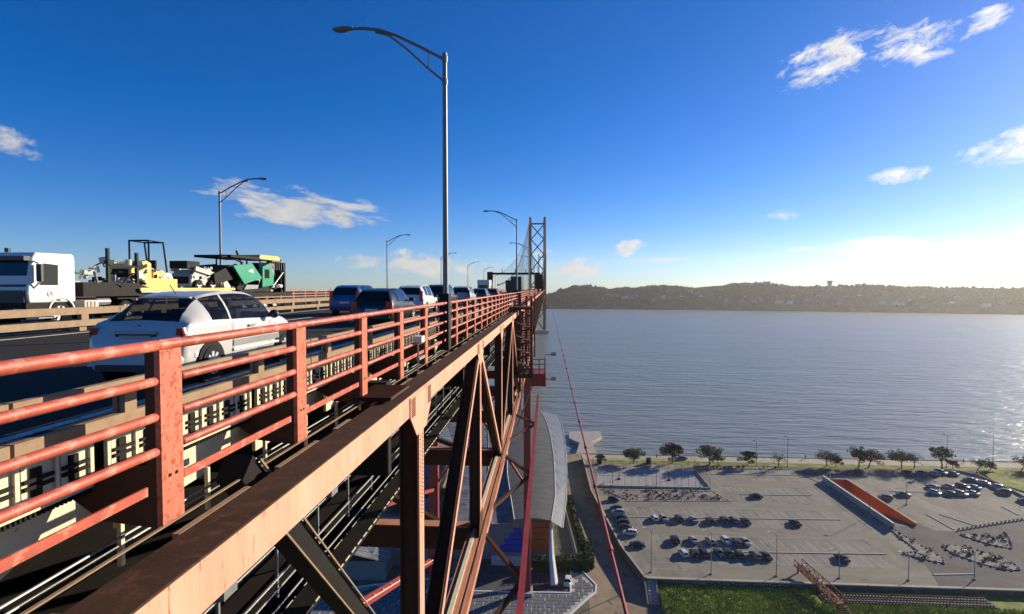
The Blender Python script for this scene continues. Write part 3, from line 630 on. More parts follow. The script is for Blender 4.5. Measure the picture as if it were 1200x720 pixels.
part('pylon', MB().tube([(1.2,149.5,13.6),(1.4,143.5,GZ+5),(2.1,137.6,GZ)],[.35,.7,1.0],8), white, t, True); part('pylon', MB().tube([(5.2,159,14.3),(8.8,149.0,GZ)],[.2,.5],8), canopyg, t, True)
part('stay', MB().beam((1.4,150,14.8),(-1.6,150.8,15.3),.16,.16), white, t, True)
# dark yard, paved plaza with pale joints and white edge
struct('yard', MB().prism([(-22,150),(-22,134.5),(6.0,135.2),(6.6,151),(11,156),(11.4,146),(-3,143.4),(-3,150)], None, GZ+.03), roadm)
def plaza(name, poly, cell, seed):
    rng = random.Random(seed); o = struct(name, MB().prism(poly, None, GZ+.06), joint)
    def inside(x, y):
        c = False
        for (ax, ay), (bx, by) in zip(poly, poly[1:]+poly[:1]):
            if (ay > y) != (by > y) and x < (bx-ax)*(y-ay)/(by-ay)+ax: c = not c
        return c
    x0, x1 = min(p[0] for p in poly), max(p[0] for p in poly); y0, y1 = min(p[1] for p in poly), max(p[1] for p in poly); n = 0
    j = 0; y = y0
    while y < y1:
        x = x0+(j % 2)*cell*.5
        while x < x1:
            w = cell*rng.uniform(.78,.93); h = cell*.7*rng.uniform(.82,.95)
            if all(inside(x+a, y+b) for a in (0,w) for b in (0,h)) and n < 290:
                part('paving_slab', MB().add([(x,y,0),(x+w,y+rng.uniform(-.1,.1),0),(x+w+rng.uniform(-.15,.15),y+h,0),(x+rng.uniform(-.15,.15),y+h,0),(x,y,.06),(x+w,y,.06),(x+w,y+h,.06),(x,y+h,.06)],[(4,5,6,7),(0,1,5,4),(1,2,6,5),(2,3,7,6),(3,0,4,7)]), slate, o, loc=(0,0,GZ+.06)); n += 1
            x += cell
        y += cell*.7; j += 1
    e = MB()
    for a, b in zip(poly, poly[1:]+poly[:1]): e.beam((*a,GZ+.12),(*b,GZ+.12),.4,.24)
    part('white_edging', e, white, o)
plaza('plaza', [(-21,133.6),(6.0,134.4),(6.9,151.2),(12.6,138.6),(12.2,135.2),(9.6,131.6),(4.9,124.5),(-21,122)], 2.1, 1)
plaza('lower_plaza', [(-30,139),(-22,139),(-21.6,122),(-60,118),(-56,131),(-44,135)], 2.6, 2)
for k, (cx, cy, w, d, h, rz, lab) in enumerate(((-50,150,16,26,5,.05,'blue grey roofed shed below the railway deck'),(-38,160,14,30,6,-.06,'second blue grey roofed shed beside the red pier leg'),(-62,172,22,34,7,.02,'wide grey roofed hall far down below the bridge'),(-52,206,26,30,8,.0,'long grey roofed hall near the river below the bridge'))):
    t = thing('shed', lab, 'building', (cx,cy,GZ), rz, 'roofs below the bridge')
    part('wall', MB().box(-w/2,w/2,-d/2,d/2,0,h), canopyg, t)
    for s in (-1,1): part('roof_slope', MB().add([(0,-d/2-.6,h+w*.12),(0,d/2+.6,h+w*.12),(s*(w/2+.6),d/2+.6,h-.1),(s*(w/2+.6),-d/2-.6,h-.1)],[(0,1,2,3)]), roofb if k != 1 else roofg, t)
    sm = MB(); ns = int(d/2.2)
    for i in range(ns):
        y = -d/2+i*d/ns
        for s in (-1,1): sm.beam((0,y,h+w*.12+.05),(s*w/2,y,h+.05),.16,.12)
    part('roof_seam', sm, joint, t, stuff=True)
    part('skylight', MB().beam((w*.22,-d*.4,h+w*.07+.12),(w*.22,d*.4,h+w*.07+.12),1.5,.2), canopyg, t)

# ------------------------------------------------------------------ the bridge
def H(h): return CZ-h                     # height from metres below the eye
bridge = thing('suspension_bridge', 'red steel truss road bridge running out over the river', 'bridge', (-16.5, 60, 60))
def bp(name, mb, m, **k): return part(name, mb, m, bridge, True, **k)
def bi(name, me, loc, rot=None): b = base(bridge); return inst(name, me, bridge, (loc[0]-b.x, loc[1]-b.y, loc[2]-b.z), rot)
P = 12.2; Y0 = 13.3
XT = -3.365                                # centre line of the near truss
# top chord in one length per panel, bright bleached outer face, top painted darker for its shade
for k in range(-2, 40):
    y0, y1 = Y0+k*P, Y0+(k+1)*P
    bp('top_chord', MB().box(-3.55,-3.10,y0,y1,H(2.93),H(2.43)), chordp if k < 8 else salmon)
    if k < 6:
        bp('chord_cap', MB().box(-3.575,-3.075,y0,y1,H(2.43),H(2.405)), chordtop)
    zb = 11.4
    bp('bottom_chord', MB().box(-3.66,-3.10,y0,y1,H(zb+.7),H(zb)), steel if k > 9 else salmon)
    if k < 10:
        bp('chord_flange', MB().box(-3.46,-3.30,y0,y1,H(zb),H(zb-.06)), cream); bp('walkway_rail', MB().box(-2.98,-2.80,y0,y1,H(zb+.3),H(zb)), salmon)
for k in range(-1, 39):
    y = Y0+k*P; m = steel  # dark webs and pale outer flanges: shade and sunlight put into the colours
    bp('truss_vertical', MB().hbeam((XT,y,H(11.4)),(XT,y,H(3.0)),.36,.46), m)
    if k < 8:
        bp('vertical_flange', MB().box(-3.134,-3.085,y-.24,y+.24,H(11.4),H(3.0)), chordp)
    if k % 2 == 1:
        for s in (-1, 1):
            a, b = Vector((XT,y+s*.3,H(3.0))), Vector((XT,y+s*P-s*.25,H(11.4)))
            bp('truss_diagonal', MB().hbeam(a,b,.48,.44), m)
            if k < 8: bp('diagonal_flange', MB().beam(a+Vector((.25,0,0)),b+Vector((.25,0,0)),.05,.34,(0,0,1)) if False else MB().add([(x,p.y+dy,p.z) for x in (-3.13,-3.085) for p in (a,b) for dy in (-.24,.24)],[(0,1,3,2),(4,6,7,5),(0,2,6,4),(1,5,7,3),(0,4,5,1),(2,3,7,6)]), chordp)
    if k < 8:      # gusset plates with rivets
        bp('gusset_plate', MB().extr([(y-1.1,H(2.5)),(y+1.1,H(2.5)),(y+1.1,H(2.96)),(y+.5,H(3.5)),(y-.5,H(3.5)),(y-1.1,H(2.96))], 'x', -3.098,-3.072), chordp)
        rv = MB()
        for i in range(5):
            for j in range(10): 
                for q in (-.85,.85): rv.box(-3.072,-3.056,y+q-.16+i*.08-.014,y+q-.16+i*.08+.014,H(2.55+j*.045)-.012,H(2.55+j*.045)+.012)
        for i in range(2):
            for j in range(22): rv.box(-3.085,-3.068,y-.12+i*.2-.013,y-.12+i*.2+.013,H(3.6+j*.095)-.013,H(3.6+j*.095)+.013)
        bp('rivet', rv, steel, stuff=True)
        bp('node_plate', MB().extr([(y-.9,H(11.5)),(y+.9,H(11.5)),(y+.5,H(10.5)),(y-.5,H(10.5))], 'x', -3.098,-3.07), steel)
    # floor beams of the rail deck and their knee braces
    if k < 16:
        bp('floor_beam', MB().hbeam((-29.6,y,H(11.75)),(-3.7,y,H(11.75)),.9,.5) if False else MB().box(-29.6,-3.66,y-.2,y+.2,H(12.3),H(11.2)), steel)
        bp('floor_beam_flange', MB().box(-29.6,-3.66,y-.32,y+.32,H(11.2),H(11.15)), salmon)  # lighter colour stands for the sunlit top edge
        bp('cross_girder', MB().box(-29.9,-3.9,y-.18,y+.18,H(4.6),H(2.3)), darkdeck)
        if k < 10:
            bp('lateral_brace', MB().beam((-3.7,y,H(11.9)),(-16,y+P,H(11.9)),.3,.3), steel); bp('sway_brace', MB().beam((-4.0,y+.05,H(3.4)),(-12,y+.05,H(9.2)),.34,.3), steel)
# double strut under the chord: unlit face painted black, sunlit edges tan
for yy in (5.6,): 
    bp('knee_brace', MB().beam((-4.0,yy+1.15,H(2.3)),(-4.0,yy+10.6,H(12.2)),.36,.36,(1,0,0)), black); bp('brace_flange', MB().beam((-3.775,yy+1.25+.12,H(2.25)),(-3.775,yy+10.85,H(12.17)),.025,.03), tan); bp('brace_flange', MB().beam((-3.775,yy+.75+.3,H(2.5)),(-3.775,yy+10.35,H(12.23)),.025,.03), tan)
# far truss (left edge of the deck)
lt = MB()
for k in range(-2, 39):
    y = Y0+k*P; lt.box(-30.1,-29.6,y,y+P,H(3.0),H(2.43)); lt.box(-30.1,-29.6,y,y+P,H(12.1),H(11.4)); lt.beam((-29.85,y,H(11.4)),(-29.85,y,H(3)),.4,.4,(1,0,0))
    if k % 2 == 1:
        for s in (-1,1): lt.beam((-29.85,y,H(3)),(-29.85,y+s*P,H(11.4)),.4,.4,(1,0,0))
bp('far_truss', lt, steel, stuff=True)
# suspended span beyond, too small to take apart
sp = MB(); ya = Y0+38*P
for x in (-3.37,-29.85):
    sp.box(x-.27,x+.27,ya,2080,H(3.1),H(2.4)); sp.box(x-.27,x+.27,ya,2080,H(12.1),H(11.4)); k = 0; y = ya
    while y < 2060: sp.beam((x,y,H(11.5)),(x,y,H(3)),.4,.4,(1,0,0)); sp.beam((x,y,H(3 if k%2 else 11.5)),(x,y+P,H(11.5 if k%2 else 3)),.4,.4,(1,0,0)); y += P; k += 1
sp.box(-29,-4.4,ya,2080,H(2.3),H(1.75)); sp.box(-27,-7,ya,2080,H(10.6),H(10))
bp('suspended_span', sp, towerp, stuff=True)
# deck slab, stringers
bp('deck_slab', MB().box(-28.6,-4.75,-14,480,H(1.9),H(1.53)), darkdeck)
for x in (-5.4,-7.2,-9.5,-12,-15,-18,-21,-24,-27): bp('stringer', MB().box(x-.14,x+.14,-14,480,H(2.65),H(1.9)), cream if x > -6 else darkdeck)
# rail deck below, its shade painted near-black, with a black edge girder and pipes
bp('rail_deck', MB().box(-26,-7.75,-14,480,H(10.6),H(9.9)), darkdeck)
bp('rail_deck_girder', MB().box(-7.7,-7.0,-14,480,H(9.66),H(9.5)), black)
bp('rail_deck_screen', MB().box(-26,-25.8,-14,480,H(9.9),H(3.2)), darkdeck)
tb = MB()
k = 0; y = -2
while y < 130: tb.box(-7.01,-6.975,y,y+.42,H(9.52),H(9.485)); tb.box(-7.73,-7.70,y+.2,y+.45+.3*math.sin(y*7),H(9.53),H(9.49)); y += .62
bp('lit_edge_dash', tb, cream, stuff=True)  # cream dashes paint in the sunlit edges of the girder
for (x,h,r) in ((-8.35,7.55,.035),(-8.35,7.95,.03),(-7.95,8.6,.035),(-8.1,9.1,.03),(-7.8,9.3,.03)): bp('hand_rail', MB().tube([(x,-10,H(h)),(x,130,H(h))], r, 6), galv)
me = MB().box(-.04,.04,-.04,.04,0,2.0).mesh('stanchion', galv)
for k in range(30): bi('stanchion', me, (-8.35, -2+k*3.05, H(9.6)))
for (x,y,h) in ((-8.3,13.5,7.7),(-8.3,20.5,7.7),(-8.3,27.5,7.7)): bp('pipe_clamp', MB().box(x-.15,x+.15,y-.3,y+.3,H(h+.25),H(h-.15)), galv)
# cables along the walkway under the brackets
for (x,h,r,m) in ((-4.35,2.55,.014,galv),(-4.55,2.75,.014,galv),(-5.05,2.6,.02,galv),(-4.75,2.95,.05,black)): bp('walkway_pipe', MB().tube([(x,-8,H(h)),(x,120,H(h))], r, 6), m)
me = MB().box(-.025,.025,-.025,.025,-.55,.02).mesh('walkway_stanchion', cream)
for k in range(34): bi('walkway_stanchion', me, (-4.55, 1+k*1.51, H(2.42)))
for k in range(14): bp('drain_haunch', MB().extr([(-1.1,H(2.75)),(.55,H(2.75)),(1.0,H(2.55)),(1.3,H(2.25)),(1.35,H(2.05)),(-1.1,H(2.05))], 'x', -4.98,-4.9) if False else MB().extr([(Y0-12.2+k*3.02-1.15,H(2.78)),(Y0-12.2+k*3.02+.4,H(2.70)),(Y0-12.2+k*3.02+.85,H(2.5)),(Y0-12.2+k*3.02+1.1,H(2.15)),(Y0-12.2+k*3.02-1.15,H(2.15))], 'x', -5.02,-4.96), cream)
bp('base_angle', MB().box(-3.885,-3.85,-6,60,H(2.42),H(2.405)), tan)
for k in range(26): bp('chord_splice', MB().box(-3.65,-3.58,-3+k*2.02,-3+k*2.02+(1.3 if k%3 else .7),H(2.47),H(2.40)), tan)
bp('walkway_grating', MB().box(-4.05,-3.25,11.18,11.21,H(2.35),H(2.29)).box(-4.05,-3.25,12.69,12.72,H(2.35),H(2.29)).box(-3.27,-3.25,11.2,12.7,H(2.35),H(2.29)), black)
gb = MB()
for k in range(18): gb.box(-4.05,-3.25,11.2+k*.085,11.225+k*.085,H(2.32),H(2.27))
for k in range(9): gb.box(-4.05+k*.1,-4.03+k*.1,11.2,12.7,H(2.325),H(2.28))
bp('grating_bar', gb, steel, stuff=True)
# outboard rail beams hung from the bottom chord, with their horizontal bracing
bp('runway_beam', MB().box(-1.0,-.84,15,58,H(11.5),H(11.2)), redst); bp('runway_flange', MB().box(-1.04,-.80,15,58,H(11.2),H(11.16)), redst)
for (ya_, yb) in ((37.7,33.4),(28.2,33.2),(25.5,21.2),(15.6,20.9),(50.1,46),(41,45.8)): bp('runway_brace', MB().beam((-2.95,ya_,H(11.55)),(-1.0,yb,H(11.4)),.16,.16), steel)
# mesh enclosed stair and its platform outboard of the truss
ms = MB()
for k in range(26): ms.box(-3.42,-1.6,57.0,57.04,H(2.2+k*.27)-.03,H(2.2+k*.27)+.03)
for k in range(14): ms.box(-3.42+k*.14-.014,-3.42+k*.14+.014,56.96,57.0,H(8.95),H(2.15))
for k in range(26): ms.box(-1.62,-1.58,57.0,59.6,H(2.2+k*.27)-.03,H(2.2+k*.27)+.03)
bp('stair_mesh', ms, steel, stuff=True)
for x in (-3.42,-1.6):
    for y in (57,59.6): bp('stair_post', MB().box(x-.07,x+.07,y-.07,y+.07,H(9.2),H(1.2)), steel)
for k in range(10): bp('stair_flight', MB().beam((-3.3,58.3,H(8.9-k*.7)),(-1.7,58.3,H(8.9-(k+.6)*.7)) if k%2 else (-1.7,58.3,H(8.9-(k+.6)*.7)),1.6,.06), steel) if k % 2 == 0 else bp('stair_flight', MB().beam((-1.7,58.3,H(8.9-(k-.4)*.7)),(-3.3,58.3,H(8.9-(k+.6)*.7)),1.6,.06), steel)
bp('stair_roof', MB().box(-3.9,-1.5,56.6,60,H(2.15),H(1.95)), steel); bp('stair_floor', MB().box(-3.5,-1.5,56.6,60,H(9.3),H(9.0)), steel)
bp('platform', MB().box(-1.7,-.1,57,60.4,H(10.2),H(8.9)), redst)
for (x,y) in ((-1.5,57.1),(-.8,57.1),(-.2,57.1),(-.2,58.7),(-.2,60.3)): bp('platform_post', MB().box(x-.05,x+.05,y-.05,y+.05,H(8.9),H(7.4)), redst)
for h in (7.4,7.9,8.4): bp('platform_rail', MB().box(-1.55,-.15,57.06,57.14,H(h)-.04,H(h)+.04).box(-.24,-.16,57.2,60.3,H(h)-.04,H(h)+.04), redst)
for (x,h) in ((-.15,9.6),(-.15,7.0)): bp('flood_lamp', MB().tube([(x,58.2,H(h)),(x+.8,58.2,H(h)-.05)],.05,6).box(x+.6,x+1.1,58,58.4,H(h)-.15,H(h)+.25), galv)
# tie rods fanning below the stair
for (a, b) in (((-3.3,57.2,9.3),(-2.6,57.2,13)),((-2.4,57.2,9.3),(-2.9,57.2,13)),((-1.5,57.2,10.2),(-3.1,57.2,14.5))): bp('tie_rod', MB().beam((a[0],a[1],H(a[2])),(b[0],b[1],H(b[2])),.12,.12), salmon)
# lone sloping posts beside it and the mast at the railing end
for (x,y,h0,h1) in ((-3.0,60.5,12,.5),(-2.75,74,12,1.0),(-2.6,90,12,1.2),(-2.5,112,14,1.0)): bp('outer_post', MB().box(x-.16,x+.16,y-.16,y+.16,H(h0),H(h1)), redst if x > -2.8 else steel)
# long red pipe out to the right, on hangers beyond the frame
t = thing('stay_cable', 'long thin red stay with couplings running out beside the bridge', 'cable', (2.8,16,H(11.4)))
part('rod', MB().tube([(2.8,14,H(11.4)),(2.8,900,H(11.4))],.075,8), redst, t, True)
for k in range(12): part('coupling', MB().tube([(2.8,16+k*7.7,H(11.4)),(2.8,16.5+k*7.7,H(11.4))],.12,8), redst, t, True)
part('hanger', MB().beam((2.8,14.2,H(11.4)),(2.8,14.2,H(30)),.2,.2,(1,0,0)), redst, t, True)

# steel pier on the shore
pier = thing('bridge_pier', 'dark red steel pier legs carrying the bridge above the paving', 'pier', (-16.5,134,GZ))
for x, w in ((-4.75,1.7),(-28.0,2.3)):
    part('leg', MB().box(x-w/2,x+w/2,133.2,134.8,GZ+.6,H(12.1)), redst, pier, True); part('footing', MB().box(x-w*.8,x+w*.8,132,136,GZ-.2,GZ+.9), conc, pier, True)
part('cap_beam', MB().box(-30,-3,133.3,134.7,H(13.6),H(12.15)), steel, pier, True)
part('cross_brace', MB().beam((-26.8,134,30),(-5.7,134,62),.5,.5), redst, pier, True); part('cross_brace', MB().beam((-26.8,134.6,62),(-5.7,134.6,30),.5,.5), redst, pier, True)
for dx in (-.7,.7):
    part('raking_strut', MB().beam((-28+dx,134,H(67.7)),(-28+dx,-6,H(16.0)),.5,.6), redst, pier, True)
part('raking_strut', MB().beam((-28,136,H(50.7)),(-28,20,H(15.6)),.7,.7), redst, pier, True)
lc = MB()
for k in range(28):
    q, q2 = k/28, (k+1)/28; a = Vector((-28.7,134,H(67.7))).lerp(Vector((-28.7,-6,H(16))),q); b = Vector((-27.3,134,H(67.7))).lerp(Vector((-27.3,-6,H(16))),q2); lc.beam(a,b,.2,.2)
part('lacing_bar', lc, salmon, pier, True, stuff=True)
part('lit_top_edge', MB().beam((-27.3,134,H(67.3)),(-27.3,-6,H(15.6)),.16,.12), cream, pier, True)  # cream strip painted in for the strut's sunlit top edge

# ------------------------------------------------------------------ road and markings
struct('road', MB().add([(-28.5,-14,H(1.5)),(-4.78,-14,H(1.5)),(-4.78,2080,H(1.5)),(-28.5,2080,H(1.5))],[(0,1,2,3)]), asph)
mk = MB()
for x in (-5.35,-15.75,-17.3,-27.9): mk.box(x-.07,x+.07,-12,900,H(1.5),H(1.494))
for x in (-8.75,-12.2,-20.7,-24.3):
    y = 4.0
    while y < 300: mk.box(x-.06,x+.06,y,y+4,H(1.5),H(1.494)); y += 10
struct('road_marking', mk, paintw)

# ------------------------------------------------------------------ near railing (the big red one)
rail = thing('bridge_railing', 'big salmon red tube railing along the near edge of the bridge', 'railing', (-3.9,5.4,H(2.42)))
S_ = 3.02; YR = 5.42-2*S_
pm = MB().box(-.03,.03,-.165,.165,0,1.90); postm = pm.mesh('post', postp)
wb = MB().extr([(-.03,1.84),(-.14,1.84),(-.15,.62),(-.95,.5),(-.98,.28),(-.62,.04),(-.03,-.02)], 'y', -.15,-.13); webm = wb.mesh('post_web', steel)
wb = MB().extr([(-.03,1.84),(-.14,1.84),(-.15,.62),(-.95,.5),(-.98,.28),(-.62,.04),(-.03,-.02)], 'y', .13,.15); webm2 = wb.mesh('post_web', steel)
bolt = MB().cyl((.03,-.05,.5),(1,0,0),.018,.02,8).cyl((.03,.05,.5),(1,0,0),.018,.02,8).mesh('bolt', black)
def tub(r, y0, y1): 
    return MB().tube([(0,y0,0),(0,y0+.02,0),(0,y1-.02,0),(0,y1,0)],[r*.75,r,r,r*.75],12)
topm = tub(.056,.15,S_+.02).mesh('top_rail', railp, True); midm = tub(.045,.19,S_-.19).mesh('rail', railp, True)
barm = MB().box(-.012,.012,.2,S_-.34,-.045,.045).mesh('bottom_bar', railp)
capm = MB().tube([(0,-.2,-.004),(0,-.13,0),(0,.15,0)],[.045,.059,.059],12).mesh('post_cap', railp, True)
def ri(name, me, y, z): return inst(name, me, rail, (0, y-5.4, z-H(2.42)))
NB = 20
for k in range(NB):
    y = YR+k*S_
    if k == 7: continue
    ri('post', postm, y, H(2.42)); ri('post_web', webm, y, H(2.42)); ri('post_web', webm2, y, H(2.42)); ri('bolt', bolt, y, H(2.42)); ri('post_cap', capm, y, H(.575))
for k in range(NB):
    y = YR+k*S_; ri('top_rail', topm, y, H(.575))
    for h in (.93,1.29,1.64): ri('rail', midm, y, H(h))
    ri('bottom_bar', barm, y, H(1.99))
far = MB(); fp = MB()
for k in range(NB, 150):
    y = YR+k*S_; fp.box(-3.93,-3.87,y-.12,y+.12,H(2.42),H(.54))
    for h in (.575,.93,1.29,1.64,1.99): far.beam((-3.9,y,H(h)),(-3.9,y+S_,H(h)),.085,.085)
part('far_rail', far, railp, rail, True, stuff=True); part('far_post', fp, postp, rail, True, stuff=True)
# far railing across the deck
fr = thing('far_railing', 'red railing along the far left edge of the bridge', 'railing', (-29,60,H(1.5)))
mb = MB(); mp = MB()
for k in range(120):
    y = 10+k*3.02; mp.box(-29.05,-28.95,y-.08,y+.08,H(1.9),H(.25))
for h in (.28,.6,.92,1.24): mb.box(-29.04,-28.96,10,372,H(h)-.04,H(h)+.04)
part('rail', mb, salmon, fr, True); part('post', mp, salmon, fr, True, stuff=True)

# ------------------------------------------------------------------ guard rails
def guard(name, label, x, y0, y1, hs, thick, posts, psize, faces=1):
    t = thing(name, label, 'guard rail', (x,y0,H(1.5))); L = 6.0; y = y0; n = 0
    bm_ = MB().box(-.04,.04,.02,L-.02,-thick/2,thick/2).mesh('beam', tan)
    while y < y1 and n < 140:
        for h in hs: inst('beam', bm_, t, (0,y-y0,1.5-h))
        y += L; n += len(hs)
    pm_ = MB().box(-.10,-.042,-psize/2,psize/2,-.02,1.5-hs[0]+.06).mesh('post', tan); y = y0+posts*.5+.4
    blk = MB().box(-.02,.045,-psize/2-.002,psize/2+.002,1.5-hs[-1]+thick/2,1.5-hs[0]-thick/2).mesh('spacer', tan)
    while y < min(y1, y0+posts*70):
        inst('post', pm_, t, (0,y-y0,0)); inst('spacer', blk, t, (0,y-y0,0)); y += posts
    if y1 > y: part('far_beam', MB().box(x-.04,x+.04,y,y1,H(hs[0])-thick/2,H(hs[0])+thick/2), tan, t, True)
    return t
guard('edge_guard_rail', 'tan two beam guard rail at the edge of the near lane behind the red railing', -4.62, -1.6, 300, (1.06,1.42), .14, 2.78, .17)
guard('median_guard_rail', 'tan two beam guard rail on the near side of the median before the white truck', -16.3, 8, 420, (.80,1.22), .22, 4.0, .30)
guard('median_guard_rail', 'tan guard rail on the far side of the median under the trailer', -16.95, 8, 420, (.80,1.22), .22, 4.0, .30)
# ------------------------------------------------------------------ sunlit grid panel below the road edge
gp = thing('edge_grid', 'cream lattice panels along the road edge seen through the red railing', 'edge panel', (-4.68,5.4,H(2.02)))
ribm = MB().box(.0,.035,-.022,.022,.06,.43).mesh('rib', cream); clm = MB().box(.0,.025,-.05,.05,.12,.38).box(.025,.05,-.15,.15,.20,.235).box(.025,.05,-.15,.15,.265,.30).mesh('clamp', black); rbm = MB().box(.0,.012,.026,.055,.06,.43).mesh('rib_shadow', black)  # black bars beside the ribs stand in for their shadow
pane = MB().box(-.03,0,.10,S_-.12,.06,.43).mesh('panel', cream); up = MB().box(-.03,.06,.10,S_-.12,.43,.49).mesh('top_flange', cream); lo = MB().box(-.03,.07,.10,S_-.12,0,.06).mesh('bottom_flange', cream); serr = MB()
for k in range(60): serr.box(0,.05,.12+k*.047,.14+k*.047,-.06,-.005)
serr.box(0,.02,.1,S_-.12,-.05,-.02); serrm = serr.mesh('serrated_edge', black)
slotm = MB().box(.0,.008,-.13,-.06,.09,.40).box(.0,.008,.06,.13,.32,.42).mesh('slot', black); cellw = (S_-.22)/7
for k in range(18):
    y = YR+k*S_-5.4
    p = inst('panel', pane, gp, (0,y,0)); inst('top_flange', up, gp, (0,y,0)); inst('bottom_flange', lo, gp, (0,y,0)); inst('serrated_edge', serrm, gp, (0,y,0))
    for i in range(8): inst('rib', ribm, p, (0,.1+i*cellw,0)); 
    if k < 12:
        for i in range(7): inst('clamp', clm, p, (0,.1+(i+.5)*cellw,0)); inst('rib_shadow', rbm, p, (0,.1+i*cellw,0))

# ------------------------------------------------------------------ street lamps
def street_lamp(x, y, side, lab, htop=9.05, base_h=True):
    t = thing('street_lamp', lab, 'street lamp', (x,y,H(2.3)), 0, 'street lamps along the bridge'); z = htop+2.3; s = side
    part('pole', MB().tube([(0,0,.0),(0,0,z)],[.115,.085],12), lampm, t, smooth=True)
    arc = [(0,0,z-.25),(s*1.0,0,z+.28),(s*1.9,0,z+.72),(s*2.5,0,z+.93),(s*3.1,0,z+1.02),(s*3.7,0,z+1.02)]
    part('arm', MB().tube(arc,[.06,.06,.06,.065,.06,.05],8), lampm, t, smooth=True); part('brace', MB().tube([(0,0,z-1.1),(s*.7,0,z-.52),(s*1.5,0,z+.22),(s*2.2,0,z+.74),(s*2.7,0,z+.86)],.045,8), lampm, t, smooth=True)
    part('strut', MB().tube([(s*.62,0,z-.56),(s*.62,0,z+.06)],.03,6), lampm, t)
    hd = MB(); n = 10
    for (dx,w,zt,zb) in ((3.6,.06,.07,-.05),(3.75,.13,.10,-.07),(4.0,.17,.09,-.14),(4.25,.13,.06,-.12),(4.42,.05,.02,-.03)):
        for q in range(n): a = 2*math.pi*q/n; hd.v.append((s*dx, math.cos(a)*w, z+1.02+(zt if math.sin(a) > 0 else -zb)*math.sin(a)))
    for i in range(4):
        for q in range(n): a, b = i*n+q, i*n+(q+1)%n; hd.f.append((a,b,b+n,a+n))
    hd.f += [tuple(range(n)), tuple(range(4*n,5*n))]
    part('lamp_head', hd, lampm, t, smooth=True); part('collar', MB().tube([(0,0,z-.35),(0,0,z-.1)],.11,10).tube([(0,0,z-1.2),(0,0,z-1.0)],.11,10), lampm, t)
    part('plinth', MB().box(-.20,.16,-.26,.26,-.1,2.1), black, t) if s < 0 else part('plinth', MB().box(-.2,.2,-.2,.2,-.1,1.0), lampm, t)
ords = ['nearest and tallest lamp, rising from the near red railing','second lamp along the near red railing, left of the far tower','third lamp along the near red railing, almost in line with the tower','small distant lamp over the sign gantry on the near side','tiny far lamp before the tower on the near side']
for k in range(5): street_lamp(-3.95, 21.3+k*50.6, -1, 'grey street lamp: '+ords[k])
ordl = ['lamp on the far side rising behind the green paving machine','lamp on the far side above the dark and blue cars','lamp on the far side right of the nearest pole','small far side lamp just left of the sign gantry','tiny far side lamp close to the sign gantry']
for k in range(5): street_lamp(-29.2, 47.7+k*51.5, 1, 'grey street '+ordl[k], 8.7)
# white rail lantern near the lamp base
t = thing('walkway_light', 'small white walkway light by the base of the nearest lamp', 'light', (-3.75,15.8,H(2.4))); part('stem', MB().tube([(0,0,0),(0,0,.75),(0,.1,.9)],.03,6), galv, t); part('lamp_head', MB().box(-.12,.12,-.05,.35,.82,1.0).ball((0,.3,.85),.13,1), white, t); part('bracket', MB().box(-.05,.05,-.05,.7,.3,.38), galv, t)

# ------------------------------------------------------------------ sign gantry
g = thing('sign_gantry', 'dark sign gantry spanning the road before the tower', 'gantry', (-12,208,H(1.5)))
part('beam', MB().box(-22.4,-2.6,207.6,208.4,H(-5.1),H(-5.9)), black, g, True)
for x in (-20.9,-3.2): part('column', MB().box(x-.35,x+.35,207.7,208.3,H(1.5),H(-5.1)), black, g, True)
part('sign_panel', MB().box(-22.6,-20.4,207.3,207.55,H(-2.6),H(-6.2)), black, g, True); part('sign_panel', MB().box(-4.6,-1.6,207.3,207.55,H(.2),H(-5.2)), black, g, True)
for x in (-17,-12,-8): part('camera_post', MB().box(x-.12,x+.12,207.9,208.1,H(-5.9),H(-7.4)), black, g, True)

# ------------------------------------------------------------------ tower and cables
tw = thing('bridge_tower', 'tall red bridge tower with crossed bracing far along the bridge', 'tower', (-16.6,950,0))
XL_, XR_ = -29.0, -4.2
for x in (XL_, XR_): part('leg', MB().beam((x,950,0),(x,950,196),4.8,4.6,(1,0,0)), towerp, tw, True); part('saddle_cap', MB().box(x-1.8,x+1.8,947.5,952.5,196,200), towerp, tw, True)
zs = [64,88,116,146,175,190]
for z in (188.5,62,80,40): part('portal_beam', MB().box(XL_+1.6,XR_-1.6,948.8,951.2,z-1.2,z+1.4), towerp, tw, True)
for a, b in ((82,108),(108,136),(136,162),(162,187),(6,38)):
    part('cross_brace', MB().beam((XL_+1.4,950,a),(XR_-1.4,950,b),1.8,1.8), towerp, tw, True); part('cross_brace', MB().beam((XL_+1.4,950.9,b),(XR_-1.4,950.9,a),1.8,1.8), towerp, tw, True)
part('pier_base', MB().box(-36,3,940,960,-3,6), conc, tw, True)
def cable(x, lab, ya, za, yb, zb, sag, r, grp):
    t = thing('main_cable', lab, 'cable', (x,ya,za), 0, grp); n = 40; pts = []
    for k in range(n+1): q = k/n; pts.append((x, ya+(yb-ya)*q, za+(zb-za)*q-4*sag*q*(1-q)))
    part('cable', MB().tube(pts, r, 8), towerp, t, True)
    hg = MB()
    for k in range(1, n):
        p = pts[k]
        if p[2] > H(1): hg.beam(p, (x,p[1],H(2.6)), .16, .16, (1,0,0))
    if hg.v: part('suspender', hg, towerp, t, True, stuff=True)
for x, s in ((-29.5,'far'),(-3.7,'near')):
    cable(x, 'side span cable climbing to the tower on the %s side of the road' % s, 330, H(-2), 950, 198, 26, .55, 'main cables'); cable(x, 'long main span cable beyond the tower on the %s side of the road' % s, 950, 198, 1950, 198, 108, .4, 'main cables')
cable(-29.8, 'thin upper cable left of the far side span cable', 300, H(-6), 950, 199, 20, .18, 'upper cables')
tw2 = thing('far_bridge_tower', 'second bridge tower at the opposite shore hidden behind the first', 'tower', (-16.6,1950,0))
